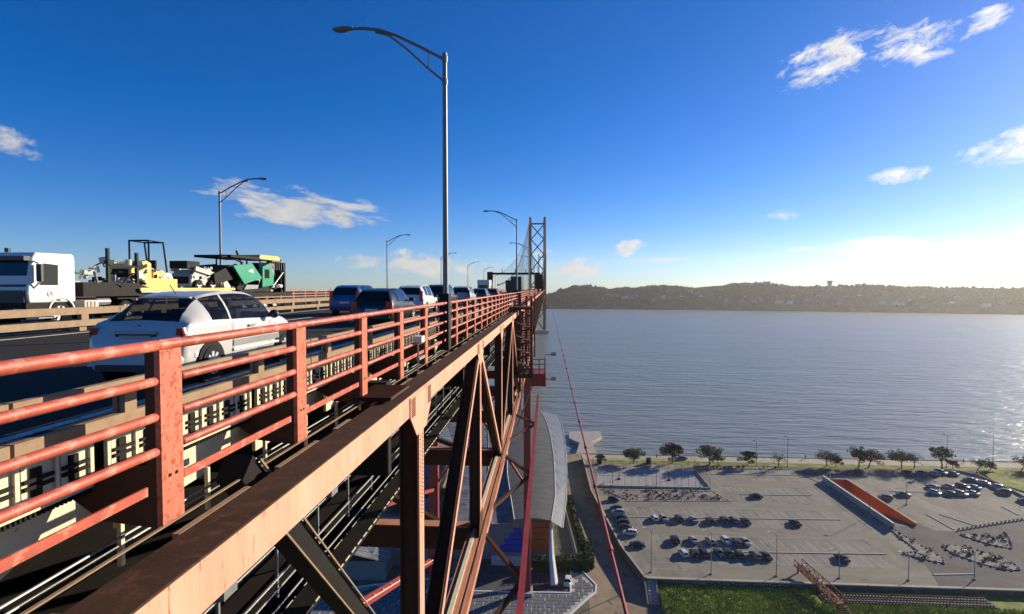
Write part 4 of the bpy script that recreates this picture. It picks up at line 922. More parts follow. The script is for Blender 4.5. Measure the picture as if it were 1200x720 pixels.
for x in (XL_, XR_): part('leg', MB().box(x-1.6,x+1.6,1948,1952,0,199), towerp, tw2, True)
part('portal_beam', MB().box(XL_+1.6,XR_-1.6,1949,1951,186,189), towerp, tw2, True)

# ------------------------------------------------------------------ vehicles
def loft(stations, segs, sy=1, sr=1):
    """stations: (y, zb, zbelt, ztop, w, wr); segs[i] in '', 'S', 'R', 'F' for the stretch i..i+1; sy, sr subdivide lengthwise and round the section."""
    def cr(p0, p1, p2, p3, t): return .5*(2*p1+(p2-p0)*t+(2*p0-5*p1+4*p2-p3)*t*t+(3*p1-p0-3*p2+p3)*t**3)
    N_ = len(stations); fine = []; tagl = []
    for i in range(N_-1):
        P_ = [stations[max(0, min(N_-1, i+d))] for d in (-1,0,1,2)]
        for j in range(sy):
            t = j/sy; fine.append(tuple(P_[1][0]+(P_[2][0]-P_[1][0])*t if c == 0 else cr(*[p[c] for p in P_], t) for c in range(6))); tagl.append(segs[i])
    fine.append(stations[-1]); rings = []; kinds = None
    for (y, zb, zt, z, w, wr) in fine:
        zm = zb+(zt-zb)*.55
        half = [(0,zb),(w*.80,zb),(w*.955,zb+.07),(w*.995,zm),(w*.985,zm+(zt-zm)*.5),(w*.945,zt),(wr,z-.035 if z > zt+.15 else z-.012),(wr*.72,z-.004),(0,z+.012)]
        ring = half+[(-x,q) for x,q in half[-2:0:-1]]; m = len(ring); pts = []; kinds = []
        for k in range(m):
            Q = [ring[(k+d)%m] for d in (-1,0,1,2)]
            for j in range(sr):
                t = j/sr; lin = k in (5, m-6, 0, m-1)
                if lin: px, pz = Q[1][0]+(Q[2][0]-Q[1][0])*t, Q[1][1]+(Q[2][1]-Q[1][1])*t+0
                else: px, pz = cr(Q[0][0],Q[1][0],Q[2][0],Q[3][0],t), cr(Q[0][1],Q[1][1],Q[2][1],Q[3][1],t)
                if k == 5 or k == m-6: px += (1 if px > 0 else -1)*.03*math.sin(t*math.pi)
                pts.append((px,y,pz)); kinds.append(k)
        rings.append(pts)
    n = len(rings[0]); V = [v for r in rings for v in r]; out = {'body':[], 'side_window':[], 'side_window_l':[], 'rear_window':[], 'windscreen':[]}; m = 16
    for i in range(len(rings)-1):
        for k in range(n):
            a, b = i*n+k, i*n+(k+1)%n; f = (a,b,b+n,a+n); sg = tagl[i]; kind = 'body'; kk = kinds[k]
            if 'S' in sg and kk == 5: kind = 'side_window'
            elif 'S' in sg and kk == m-6: kind = 'side_window_l'
            elif 'R' in sg and kk in (6,7,8,9): kind = 'rear_window'
            elif 'F' in sg and kk in (6,7,8,9): kind = 'windscreen'
            out[kind].append(f)
    out['body'] += [tuple(range(n)), tuple((len(rings)-1)*n+k for k in range(n))]
    res = {}
    for k, fs in out.items():
        if not fs: continue
        used = sorted({i for f in fs for i in f}); mp = {o: j for j, o in enumerate(used)}; mb = MB(); mb.v = [V[i] for i in used]; mb.f = [tuple(mp[i] for i in f) for f in fs]; res[k] = mb
    return res
def shape(kind):
    # rear to front, y=0 at the middle
    if kind == 'hatch': L, st, sg = 4.1, [(-2.05,.34,.55,.62,.72,.62),(-2.02,.24,.74,.80,.80,.70),(-1.93,.20,.92,.98,.85,.74),(-1.62,.20,.97,1.36,.87,.60),(-1.30,.20,.96,1.44,.875,.60),(-.75,.20,.95,1.49,.88,.61),(-.68,.20,.95,1.492,.88,.61),(.30,.20,.93,1.47,.88,.60),(.36,.20,.93,1.46,.88,.60),(.62,.20,.92,1.40,.88,.60),(1.20,.20,.91,1.00,.87,.70),(1.75,.20,.80,.86,.85,.70),(1.98,.22,.62,.68,.78,.64),(2.05,.34,.5,.54,.66,.56)], ['','','R','','S','','S','','S','FS','','','']
    elif kind == 'sedan': L, st, sg = 4.5, [(-2.25,.36,.60,.66,.70,.62),(-2.20,.26,.80,.86,.80,.72),(-2.05,.20,.93,.99,.86,.76),(-1.55,.20,.95,1.02,.88,.74),(-.95,.20,.95,1.37,.89,.60),(-.80,.20,.95,1.41,.89,.60),(-.15,.20,.94,1.45,.895,.61),(-.08,.20,.94,1.45,.895,.61),(.50,.20,.93,1.41,.89,.60),(1.15,.20,.92,.99,.88,.72),(1.9,.20,.82,.87,.86,.72),(2.18,.22,.64,.70,.78,.66),(2.25,.34,.5,.54,.66,.56)], ['','','','RS','','S','','S','FS','','','']
    elif kind == 'suv': L, st, sg = 4.4, [(-2.2,.42,.66,.72,.76,.66),(-2.17,.30,.92,.98,.86,.74),(-2.08,.26,1.06,1.12,.90,.76),(-1.92,.26,1.08,1.52,.90,.64),(-1.6,.26,1.08,1.62,.91,.66),(-.9,.26,1.06,1.67,.915,.66),(-.82,.26,1.06,1.67,.915,.66),(.25,.26,1.04,1.65,.915,.66),(.32,.26,1.04,1.64,.915,.66),(.62,.26,1.03,1.57,.91,.66),(1.15,.26,1.02,1.10,.90,.76),(1.85,.26,.94,1.00,.88,.74),(2.12,.28,.74,.80,.82,.70),(2.2,.40,.6,.64,.7,.6)], ['','','R','','S','','S','','S','FS','','','']
    return L, st, sg
WH = {}
def wheel_meshes(r, w=.2, spokes=5, detail=True):
    key = (r, w, spokes, detail)
    if key not in WH:
        t = MB(); n = 20 if detail else 12; prof = [(r*.66,-w/2),(r*.94,-w/2),(r,-w*.32),(r,w*.32),(r*.94,w/2),(r*.66,w/2)]
        for k in range(n):
            a = 2*math.pi*k/n
            for (q, x) in prof: t.v.append((x, math.cos(a)*q, math.sin(a)*q))
        m_ = len(prof)
        for k in range(n):
            for j in range(m_-1): a, b = k*m_+j, ((k+1)%n)*m_+j; t.f.append((a,b,b+1,a+1))
        rm = MB()
        if detail:
            for k in range(n):
                a = 2*math.pi*k/n; b = 2*math.pi*(k+1)/n
                for (q0, q1, x0, x1) in ((.66,.70,w*.46,w*.50),(.60,.66,w*.40,w*.46)):
                    rm.add([(x0,math.cos(a)*r*q0,math.sin(a)*r*q0),(x1,math.cos(a)*r*q1,math.sin(a)*r*q1),(x1,math.cos(b)*r*q1,math.sin(b)*r*q1),(x0,math.cos(b)*r*q0,math.sin(b)*r*q0)],[(0,1,2,3)])
            for k in range(spokes): a = 2*math.pi*k/spokes+.3; rm.beam((w*.36,0,0),(w*.44,math.cos(a)*r*.64,math.sin(a)*r*.64),.055*r/.3,.05,(1,0,0))
            rm.cyl((w*.38,0,0),(1,0,0),r*.17,.05,10)
        else: rm.cyl((w*.42,0,0),(1,0,0),r*.6,.04,10)
        hub = MB().cyl((w*.1,0,0),(1,0,0),r*.66,w*.3,n)
        WH[key] = (t.mesh('tyre', tyre), rm.mesh('rim', rimm), hub.mesh('brake_disc', black))
    return WH[key]
def add_wheel(parent, x, y, r, w=.2, spokes=5, detail=True):
    ty, rm, hb = wheel_meshes(r, w, spokes, detail); o = inst('wheel', ty, parent, (x,y,r), (0,0,0 if x > 0 else math.pi))
    inst('rim', rm, o, (0,0,0)); inst('brake_disc', hb, o, (0,0,0)); return o
CARM = {}
def car_parts(kind):
    if kind in CARM: return CARM[kind]
    L, st, sg = shape(kind); r = loft(st, sg, 2, 2); M = {}
    for k, mb in r.items(): M[k] = mb.mesh('body' if k == 'body' else k.replace('_l',''), carp if k == 'body' else glass, True)
    zz = st[2][2]; w = st[3][4]
    M['wheel_arch'] = MB().cyl((0,0,.33),(1,0,0),.375,.13,18).mesh('wheel_arch', black)
    tl = MB().box(-.13,.13,-.06,.03,-.16,.16) if kind != 'suv' else MB().box(-.09,.09,-.07,.03,-.3,.3); M['tail_lamp'] = tl.mesh('tail_lamp', redlamp)
    M['head_lamp'] = MB().box(-.17,.17,-.05,.12,-.07,.07).mesh('head_lamp', silver)
    M['bumper'] = MB().box(-w*.86,w*.86,-L/2-.03,-L/2+.12,.28,.46).mesh('bumper', plastic); M['plate'] = MB().box(-.26,.26,-.012,.012,-.055,.055).mesh('licence_plate', white)
    M['mirror'] = MB().box(-.11,.11,-.06,.08,-.07,.08).mesh('mirror', plastic)
    CARM[kind] = (L, st, M); return CARM[kind]
def car(kind, col, label, loc, rz=0, group=None, detail=True, wheels_detail=True, scale=1.0):
    L, st, M = car_parts(kind); t = thing('car', label, 'car', loc, rz, group); w = st[3][4]
    for k in ('body','side_window','side_window_l','rear_window','windscreen'):
        if k in M: o = inst(M[k].name.split('.')[0], M[k], t, (0,0,0)); o.color = (*col,1)
    for s in (-1,1):
        for y in (-L*.30, L*.315): inst('wheel_arch', M['wheel_arch'], t, (s*(w-.055),y,0)); add_wheel(t, s*(w-.08), y, .315 if kind != 'suv' else .35, .2, 5, wheels_detail)
        if detail: inst('tail_lamp', M['tail_lamp'], t, (s*(w-.16),-L/2+.07,st[2][2]-.12 if kind != 'suv' else 1.05)); inst('head_lamp', M['head_lamp'], t, (s*(w-.26),L/2-.12,.66)); inst('mirror', M['mirror'], t, (s*(w+.06),L*.20,1.0))
    if detail: inst('bumper', M['bumper'], t, (0,0,0)); inst('licence_plate', M['plate'], t, (0,-L/2+.0,.72 if kind == 'suv' else .62))
    t.scale = (scale,)*3
    return t
# ---- the small white hatchback close by
def fiat():
    t = thing('small_hatchback', 'small rounded white hatchback with grey side stripe on the near lane', 'car', (-6.28,9.86,H(1.5)))
    st = [(-1.775,.40,.55,.57,.60,.50),(-1.755,.28,.64,.67,.70,.60),(-1.71,.22,.76,.79,.765,.66),(-1.65,.21,.87,.905,.79,.67),(-1.56,.20,.955,.99,.80,.575),(-1.42,.20,.970,1.11,.805,.535),(-1.22,.20,.975,1.265,.81,.505),(-1.04,.20,.975,1.355,.812,.50),(-.90,.20,.975,1.39,.813,.515),(-.58,.20,.965,1.425,.814,.54),(-.53,.20,.962,1.43,.814,.54),(-.15,.20,.955,1.44,.815,.55),(.20,.20,.945,1.425,.815,.55),(.48,.20,.935,1.37,.81,.55),(.76,.20,.932,1.25,.805,.57),(1.05,.20,.92,1.02,.80,.62),(1.28,.20,.88,.94,.79,.60),(1.50,.21,.79,.85,.77,.57),(1.65,.23,.68,.74,.72,.52),(1.73,.30,.56,.62,.63,.46),(1.775,.40,.48,.52,.5,.36)]
    st = [(y*1.07,)+tuple(q) for y, *q in st]
    sg = ['','','','','R','R','R','S','S','','S','S','S','FS','F','','','','','']
    r = loft(st, sg, 3, 3); white_p = mat('pearl_white_car_paint', (.50,.50,.485), .3, var=.02, coat=.5)
    for k, mb in r.items():
        bm = bmesh.new(); me0 = mb.mesh(k, None); bm.from_mesh(me0); bm.free()
        o = part('body' if k == 'body' else k.replace('_l',''), mb, white_p if k == 'body' else tint, t, smooth=True)
    # bright window surround and door shut line
    for s in (-1,1):
        x = s*.818
        part('door', MB().box(x-.004*s,x,-.60,-.592,.32,.95).box(x-.004*s,x,.69,.698,.32,.90).box(x-.004*s,x,-.595,.69,.312,.32), silver, t)
        part('side_stripe', MB().box(s*.806,s*.826,-.60,1.02,.50,.60), silver, t); part('rubbing_strip', MB().box(s*.80,s*.832,-.60,1.0,.415,.455), white, t)
        part('door_handle', MB().box(s*.80,s*.835,-.10,.10,.80,.84), silver, t)
        part('side_reflector', MB().box(s*.79,s*.80,-1.62,-1.5,.42,.5), white, t)
        m_ = part('mirror', MB().ball((s*.93,.62,1.0),(.10,.075,.085),2), plastic, t, smooth=True); part('mirror_arm', MB().box(min(s*.80,s*.9),max(s*.80,s*.9),.59,.65,.94,.98), plastic, m_)
        part('tail_lamp', MB().extr([(s*.63,.72),(s*.735,.72),(s*.76,.80),(s*.735,.89),(s*.645,.89)], 'y', -1.83,-1.66), redlamp, t)
        part('tail_lamp_bezel', MB().extr([(s*.62,.71),(s*.745,.71),(s*.772,.80),(s*.74,.90),(s*.635,.90)], 'y', -1.81,-1.66), silver, t)
        part('head_lamp', MB().ball((s*.60,1.60,.72),(.12,.08,.12),2), silver, t, smooth=True)
        for y in (-1.22,1.25):
            part('wheel_arch', MB().cyl((s*.765,y,.30),(1,0,0),.355,.115,28), black, t); add_wheel(t, s*.745, y, .29, .19, 9)
    part('bumper', MB().extr([(-.74,.30),(.74,.30),(.76,.42),(.72,.50),(-.72,.50),(-.76,.42)], 'y', -1.905,-1.70), white_p, t); part('bumper_insert', MB().box(-.6,.6,-1.918,-1.80,.24,.33), plastic, t)
    part('plate_recess', MB().box(-.33,.33,-1.845,-1.76,.64,.80), plastic, t); part('licence_plate', MB().box(-.255,.255,-1.862,-1.846,.665,.775), silver, t); part('plate_light_bar', MB().box(-.34,.34,-1.865,-1.74,.80,.835), silver, t)
    part('badge', MB().cyl((0,-1.765,.89),(0,-1,.35),.045,.02,14), redlamp, t); part('wiper', MB().beam((0,-1.64,1.01),(.40,-1.60,1.03),.02,.015), plastic, t)
    part('spoiler', MB().extr([(-.45,1.335),(.45,1.335),(.42,1.36),(-.42,1.36)], 'y', -1.20,-1.02), white_p, t)
    part('roof_antenna', MB().tube([(0,-.9,1.40),(0,-1.05,1.55)],.008,5), plastic, t); part('exhaust', MB().tube([(.45,-1.93,.25),(.45,-1.7,.25)],.03,8), silver, t)
    part('hatch_seam', MB().box(-.70,.70,-1.872,-1.86,.595,.603), plastic, t); part('parcel_shelf', MB().box(-.55,.55,-1.4,-1.0,.93,.96), plastic, t); part('dashboard', MB().box(-.6,.6,.7,1.0,.75,.97), plastic, t); part('rear_seat', MB().box(-.55,.55,-.98,-.85,.5,1.08), plastic, t)
    part('seat', MB().box(-.62,-.12,-.15,-.02,.6,1.12).box(.12,.62,-.15,-.02,.6,1.12), plastic, t); part('headrest', MB().box(-.47,-.27,-.17,-.06,1.14,1.30).box(.27,.47,-.17,-.06,1.14,1.30), plastic, t)
fiat()
RZ = H(1.5)
car('hatch',(.012,.014,.016),'dark wagon with tall red tail lamps ahead of the white hatchback',(-7.0,23.6,RZ))
car('suv',(.02,.09,.26),'bright blue car left of the dark wagon',(-11.0,31.5,RZ))
car('suv',(.62,.63,.62),'white car with dark rear glass just ahead of the dark wagon',(-8.0,33.6,RZ))
car('suv',(.03,.03,.035),'black people carrier behind the nearest lamp pole',(-8.2,42.5,RZ),scale=1.06)
car('suv',(.40,.41,.42),'silver grey car right of the nearest lamp pole',(-7.5,49.5,RZ))
car('hatch',(.05,.06,.07),'dark hatchback ahead of the silver grey car',(-7.0,58,RZ))
car('hatch',(.25,.02,.02),'small dark red car further up the near lane',(-6.9,70,RZ))
car('sedan',(.10,.11,.12),'dark saloon half hidden between the blue car and the white car',(-12.4,44,RZ)); car('hatch',(.5,.5,.5),'pale hatchback far up in the middle lane',(-11.2,66,RZ)); car('sedan',(.03,.03,.04),'black saloon far up in the left lane',(-14,60,RZ)); car('hatch',(.3,.3,.31),'grey hatchback far up the left lane',(-14.2,86,RZ))
def van(loc, col, label, L=5.6, h=2.5, box=None, cat='van'):
    t = thing('van' if cat == 'van' else 'lorry', label, cat, loc)
    b = MB().extr([(-L/2,.35),(L/2-.9,.35),(L/2,.45),(L/2,1.05),(L/2-.7,1.25),(L/2-1.3,h-.15),(L/2-1.6,h),(-L/2,h)], 'x', -.98,.98); part('body', b, carp, t).color = (*col,1)
    part('rear_window', MB().box(-.75,.75,-L/2-.012,-L/2+.02,1.35,2.05), glass, t)
    for s in (-1,1): part('side_window', MB().box(s*.975,s*.99,L/2-2.3,L/2-1.4,1.3,1.95), glass, t); part('tail_lamp', MB().box(s*.86-.09,s*.86+.09,-L/2-.02,-L/2+.03,.8,1.3), redlamp, t)
    part('windscreen', MB().add([(-.85,L/2-.66,1.3),(.85,L/2-.66,1.3),(.8,L/2-1.2,h-.25),(-.8,L/2-1.2,h-.25)],[(0,1,2,3)]), glass, t); part('bumper', MB().box(-.95,.95,-L/2-.08,-L/2,.35,.6), plastic, t)
    if box: part('cargo_box', MB().box(-1.15,1.15,-L/2-1.0,L/2-2.3,.9,box), carp, t).color = (*col,1); part('rear_door', MB().box(-1.1,1.1,-L/2-1.03,-L/2-1.0,1.0,box-.1), plastic, t)
    for s in (-1,1):
        for y in (-L*.3,L*.33): add_wheel(t, s*.88, y, .34)
    return t
van((-10.6,94,RZ),(.58,.60,.56),'white van with a dark green back in the middle lane',5.6,2.9); van((-6.6,122,RZ),(.012,.012,.014),'black box lorry in the near lane under the tower',7,2.4,4.0,'lorry'); van((-9.8,150,RZ),(.03,.035,.04),'dark lorry far up beside the black box lorry',7,2.4,3.6,'lorry')
# ---- white tractor unit
def tractor():
    t = thing('lorry_tractor', 'white lorry tractor unit with black windscreen facing this way', 'lorry', (-20.2,19.05,RZ)); w = 1.22
    cab = MB()
    prof = [(0.0,.95),(-.04,1.30),(.02,1.85),(.16,2.62),(.30,2.84),(1.95,2.86),(2.02,2.70),(2.02,.95)]
    n = len(prof); cab.v = [(-w,y,z) for y,z in prof]+[(w,y,z) for y,z in prof]; cab.f = [tuple(range(n)), tuple(range(2*n-1,n-1,-1))]+[(i,i+n,(i+1)%n+n,(i+1)%n) for i in range(n)]
    o = part('cab', cab, white, t); bv = o.modifiers.new('bevel','BEVEL'); bv.width = .07; bv.segments = 3; bv.limit_method = 'ANGLE'
    part('windscreen', MB().add([(-w+.1,-.015,1.55),(w-.1,-.015,1.55),(w-.12,.115,2.52),(-w+.12,.115,2.52)],[(0,1,2,3)]), glass, t)
    part('sun_visor', MB().box(-w+.05,w-.05,-.12,.14,2.52,2.68), plastic, t); part('grille', MB().box(-w+.12,w-.12,-.09,-.02,.98,1.42), plastic, t)
    part('bumper', MB().extr([(-.12,.35),(-.12,.95),(.9,.95),(.9,.60),(.55,.35)], 'x', -w+.01,w-.01), black, t); part('head_lamp', MB().box(w-.5,w-.12,-.14,-.1,.55,.75), silver, t); part('head_lamp', MB().box(-w+.12,-w+.5,-.14,-.1,.55,.75), silver, t)
    part('door_window', MB().extr([(.42,1.62),(1.20,1.62),(1.22,2.40),(.62,2.44)], 'x', w-.01,w+.012), glass, t); part('door', MB().box(w,w+.006,.345,.36,1.0,2.5).box(w,w+.006,1.30,1.315,1.0,2.5), silver, t)
    part('emblem', MB().tube([(w+.01,.84+.10*math.cos(a*.5236),1.28+.10*math.sin(a*.5236)) for a in range(13)],.012,5).beam((w+.01,.80,1.24),(w+.01,.88,1.33),.02,.02), silver, t); part('door_handle', MB().box(w,w+.03,1.1,1.28,1.02,1.08), plastic, t)
    m_ = part('mirror', MB().box(w+.10,w+.30,.20,.30,1.75,2.40), plastic, t); part('mirror_arm', MB().tube([(w,.2,2.5),(w+.2,.22,2.42)],.03,6).tube([(w,.2,1.5),(w+.22,.22,1.74)],.03,6), white, m_)
    part('step', MB().box(w-.25,w+.01,.35,.95,.62,.66).box(w-.25,w+.01,.35,.95,.36,.40), silver, t); part('roof_beacon', MB().cyl((-.3,.7,2.95),(0,0,1),.09,.16,10), plastic, t)
    for s in (-1,1): part('fender', MB().extr([(.82+.62*math.cos(a),.55+.62*math.sin(a)) for a in [math.pi*k/10 for k in range(11)]]+[(.82+.55*math.cos(a),.55+.55*math.sin(a)) for a in [math.pi*k/10 for k in range(10,-1,-1)]], 'x', s*.95 if s > 0 else -1.25, 1.25 if s > 0 else -.95), bone, t, loc=(0,.53,0)); add_wheel(t, s*1.02, 1.35, .50, .3, 8)
    part('chassis', MB().box(-.45,.45,.5,6.4,.62,.92), black, t); part('battery_box', MB().box(.75,1.2,2.45,3.15,.45,1.0), bone, t); part('vent_slat', MB().box(1.2,1.215,2.55,2.62,.5,.95).box(1.2,1.215,2.73,2.8,.5,.95).box(1.2,1.215,2.91,2.98,.5,.95), tan, t)
    part('air_tank', MB().tube([(.9,3.3,.92),(.9,4.0,.92)],.16,12), silver, t, smooth=True); part('air_tank', MB().tube([(.9,3.35,.56),(.9,3.95,.56)],.14,12), silver, t, smooth=True); part('exhaust_stack', MB().box(-.9,.6,2.15,2.3,1.0,1.6), black, t)
    for s in (-1,1):
        for y in (4.75,6.0): add_wheel(t, s*1.0, y, .48, .32, 8)
        part('fender', MB().box(s*1.0-.2,s*1.0+.2,4.2,6.6,1.02,1.08), black, t)
    part('coupling_plate', MB().box(-.5,.5,5.0,5.9,.92,1.12), black, t)
tractor()
def clutter(t, name, n, xr, yr, zr, rng, size):
    """small machine fittings: boxes, drums, pipes and hoses, each its own part, lying lower ones first"""
    for k in range(n):
        x, y = rng.uniform(*xr), rng.uniform(*yr); z = zr[0]+(zr[1]-zr[0])*rng.random()**1.7; s = size*rng.uniform(.35,1); m = rng.choice((black,black,steel,plastic,galv,galv,bone,silver,silver)); q = k % 4
        if q == 0: mb = MB().beam((x-s*.2,y-s*.6,z),(x+s*.1,y+s*.6,z+rng.uniform(-.2,.3)*s), s*.5, s*rng.uniform(.3,.7))
        elif q == 1: mb = MB().cyl((x,y,z+s*.2),(rng.choice((0,1)),rng.choice((0,1)),.3),s*.35,s*rng.uniform(.4,1.1),10)
        elif q == 2: mb = MB().tube([(x,y-s,z),(x+.1,y-s*.3,z+s*rng.uniform(-.3,.8)),(x+.05,y+s*.5,z+s*.5),(x,y+s,z-.05)],.03+.02*rng.random(),6)
        else: mb = MB().beam((x,y,z-s*.3),(x+rng.uniform(-.1,.1),y+rng.uniform(-.6,.6)*s,z+s*.9),.07,.09)
        part(name, mb, m, t)
def trailer():
    t = thing('low_loader_trailer', 'long low loader trailer carrying road building machines', 'trailer', (-20.2,21.3,RZ))
    part('gooseneck', MB().extr([(.2,1.15),(3.2,1.15),(4.1,1.0),(4.1,1.5),(3.2,1.75),(.2,1.75)], 'x', -1.15,1.15), black, t)
    part('deck', MB().box(-1.28,1.28,3.9,18.5,1.0,1.22), black, t); part('deck_edge', MB().box(1.28,1.31,3.2,11,1.38,1.52), yel, t); part('upper_deck', MB().box(-1.28,1.28,3.3,10.6,1.30,1.47), bone, t)
    part('ramp', MB().box(-1.2,1.2,17.5,17.7,1.2,3.35), black, t); part('ramp', MB().box(.2,1.25,16.9,17.0,1.2,3.55), black, t)
    for k in range(4):
        for s in (-1,1): add_wheel(t, s*1.02, 12.2+k*1.3, .42, .3, 8)
    dg = mat('dark_green_post', (.02,.035,.03), .6)
    for (y, h) in ((1.55,3.25),(3.25,3.15)): part('stake_post', MB().box(1.0,1.12,y,y+.12,1.7,h).box(.96,1.16,y-.03,y+.30,2.55,2.75), dg, t)
    part('stake_rail', MB().box(1.03,1.12,1.6,3.3,2.45,2.53), black, t); rng = random.Random(3)
    clutter(t, 'stowed_gear', 44, (-.5,1.12), (.5,4.0), (1.72,2.75), rng, .38)
    part('loose_hose', MB().tube([(1.0,1.4,1.9),(1.15,2.2,1.6),(.9,3.1,2.1),(1.1,3.8,1.7)],.07,7), black, t); part('tail_lamp', MB().box(1.0,1.2,18.5,18.55,1.05,1.15), redlamp, t)
trailer()
def roller():
    t = thing('road_roller', 'yellow road roller with a roll bar on the trailer', 'roller', (-20.1,26.3,RZ+1.47))
    part('body', MB().extr([(-1.5,.45),(-.2,.45),(-.2,1.25),(-.5,1.38),(-1.35,1.2),(-1.5,.9)], 'x', -.55,.55), yel, t); part('rear_body', MB().extr([(-.05,.3),(.9,.3),(.95,.75),(.55,.95),(-.05,.8)], 'x', -.55,.55), yel, t)
    part('decal', MB().beam((.56,-1.3,.85),(.56,-.5,1.15),.02,.16,(0,0,1)), black, t); part('bonnet_vent', MB().box(-.4,.4,-1.52,-1.5,.55,.95), black, t)
    for y in (-1.0,.95): d = part('drum', MB().cyl((0,y,.42),(1,0,0),.42,1.15,22), galv, t, smooth=True); part('hub', MB().cyl((.59,y,.42),(1,0,0),.2,.06,12), bone, d)
    part('yoke', MB().box(.6,.68,-1.15,1.1,.40,.52), yel, t); part('yoke', MB().box(-.68,-.6,-1.15,1.1,.40,.52), yel, t)
    part('seat', MB().box(-.25,.25,.15,.55,.85,1.0).box(-.25,.25,.5,.6,1.0,1.45), black, t); part('steering_wheel', MB().tube([(.18*math.cos(a*.5236),-.02+.06*math.sin(a*.5236),1.25+.17*math.sin(a*.5236)) for a in range(13)],.02,5).tube([(0,0,1.2),(0,-.25,.8)],.03,6), black, t)
    part('roll_bar', MB().tube([(.5,-.28,1.2),(.5,-.28,2.38),(.5,.75,2.36),(.5,1.02,.75)],.045,8).tube([(-.5,-.28,1.2),(-.5,-.28,2.38),(-.5,.75,2.36),(-.5,1.02,.75)],.045,8).tube([(-.5,-.28,2.38),(.5,-.28,2.38)],.045,8).tube([(-.5,.75,2.36),(.5,.75,2.36)],.045,8), black, t)
    part('loading_plate', MB().box(.72,.80,-1.15,1.35,-.02,.50), yel, t); part('console', MB().box(-.3,.3,-.3,-.1,.8,1.15), bone, t); clutter(t, 'engine_fitting', 24, (.3,.62), (-1.5,1.0), (.35,1.1), random.Random(5), .26)
roller()
def loader():
    t = thing('skid_loader', 'small white loader with folded arms between the yellow roller and the green paver', 'loader', (-20.1,30.2,RZ+1.25))
    part('body', MB().extr([(-1.1,.35),(1.0,.35),(1.1,.9),(.6,1.35),(-.7,1.25),(-1.1,.9)], 'x', -.6,.6), bone, t); part('cab_frame', MB().box(-.5,.5,-1.3,-.2,1.35,1.75), black, t)
    for s in (-1,1):
        part('lift_arm', MB().beam((s*.68,-.9,1.35),(s*.68,1.3,.95),.12,.24).beam((s*.68,1.3,.95),(s*.68,1.75,.25),.12,.22), bone, t); part('hydraulic_ram', MB().tube([(s*.68,-.5,.7),(s*.68,.8,1.0)],.05,8), galv, t)
        for y in (-.7,.55): add_wheel(t, s*.66, y, .36, .26, 5)
    part('bucket', MB().extr([(1.6,.05),(2.3,.05),(2.35,.25),(1.8,.75),(1.6,.7)], 'x', -.85,.85), bone, t); part('engine_cover', MB().box(-.5,.5,.2,1.0,1.35,1.5), silver, t); part('rear_grille', MB().box(-.45,.45,-1.13,-1.1,.5,.9), black, t); part('hose', MB().tube([(.7,-1.0,.8),(.75,-1.3,1.1),(.7,-1.0,1.4)],.04,6), black, t); clutter(t, 'fitting', 26, (.4,.75), (-1.3,1.2), (.3,1.5), random.Random(8), .28)
loader()
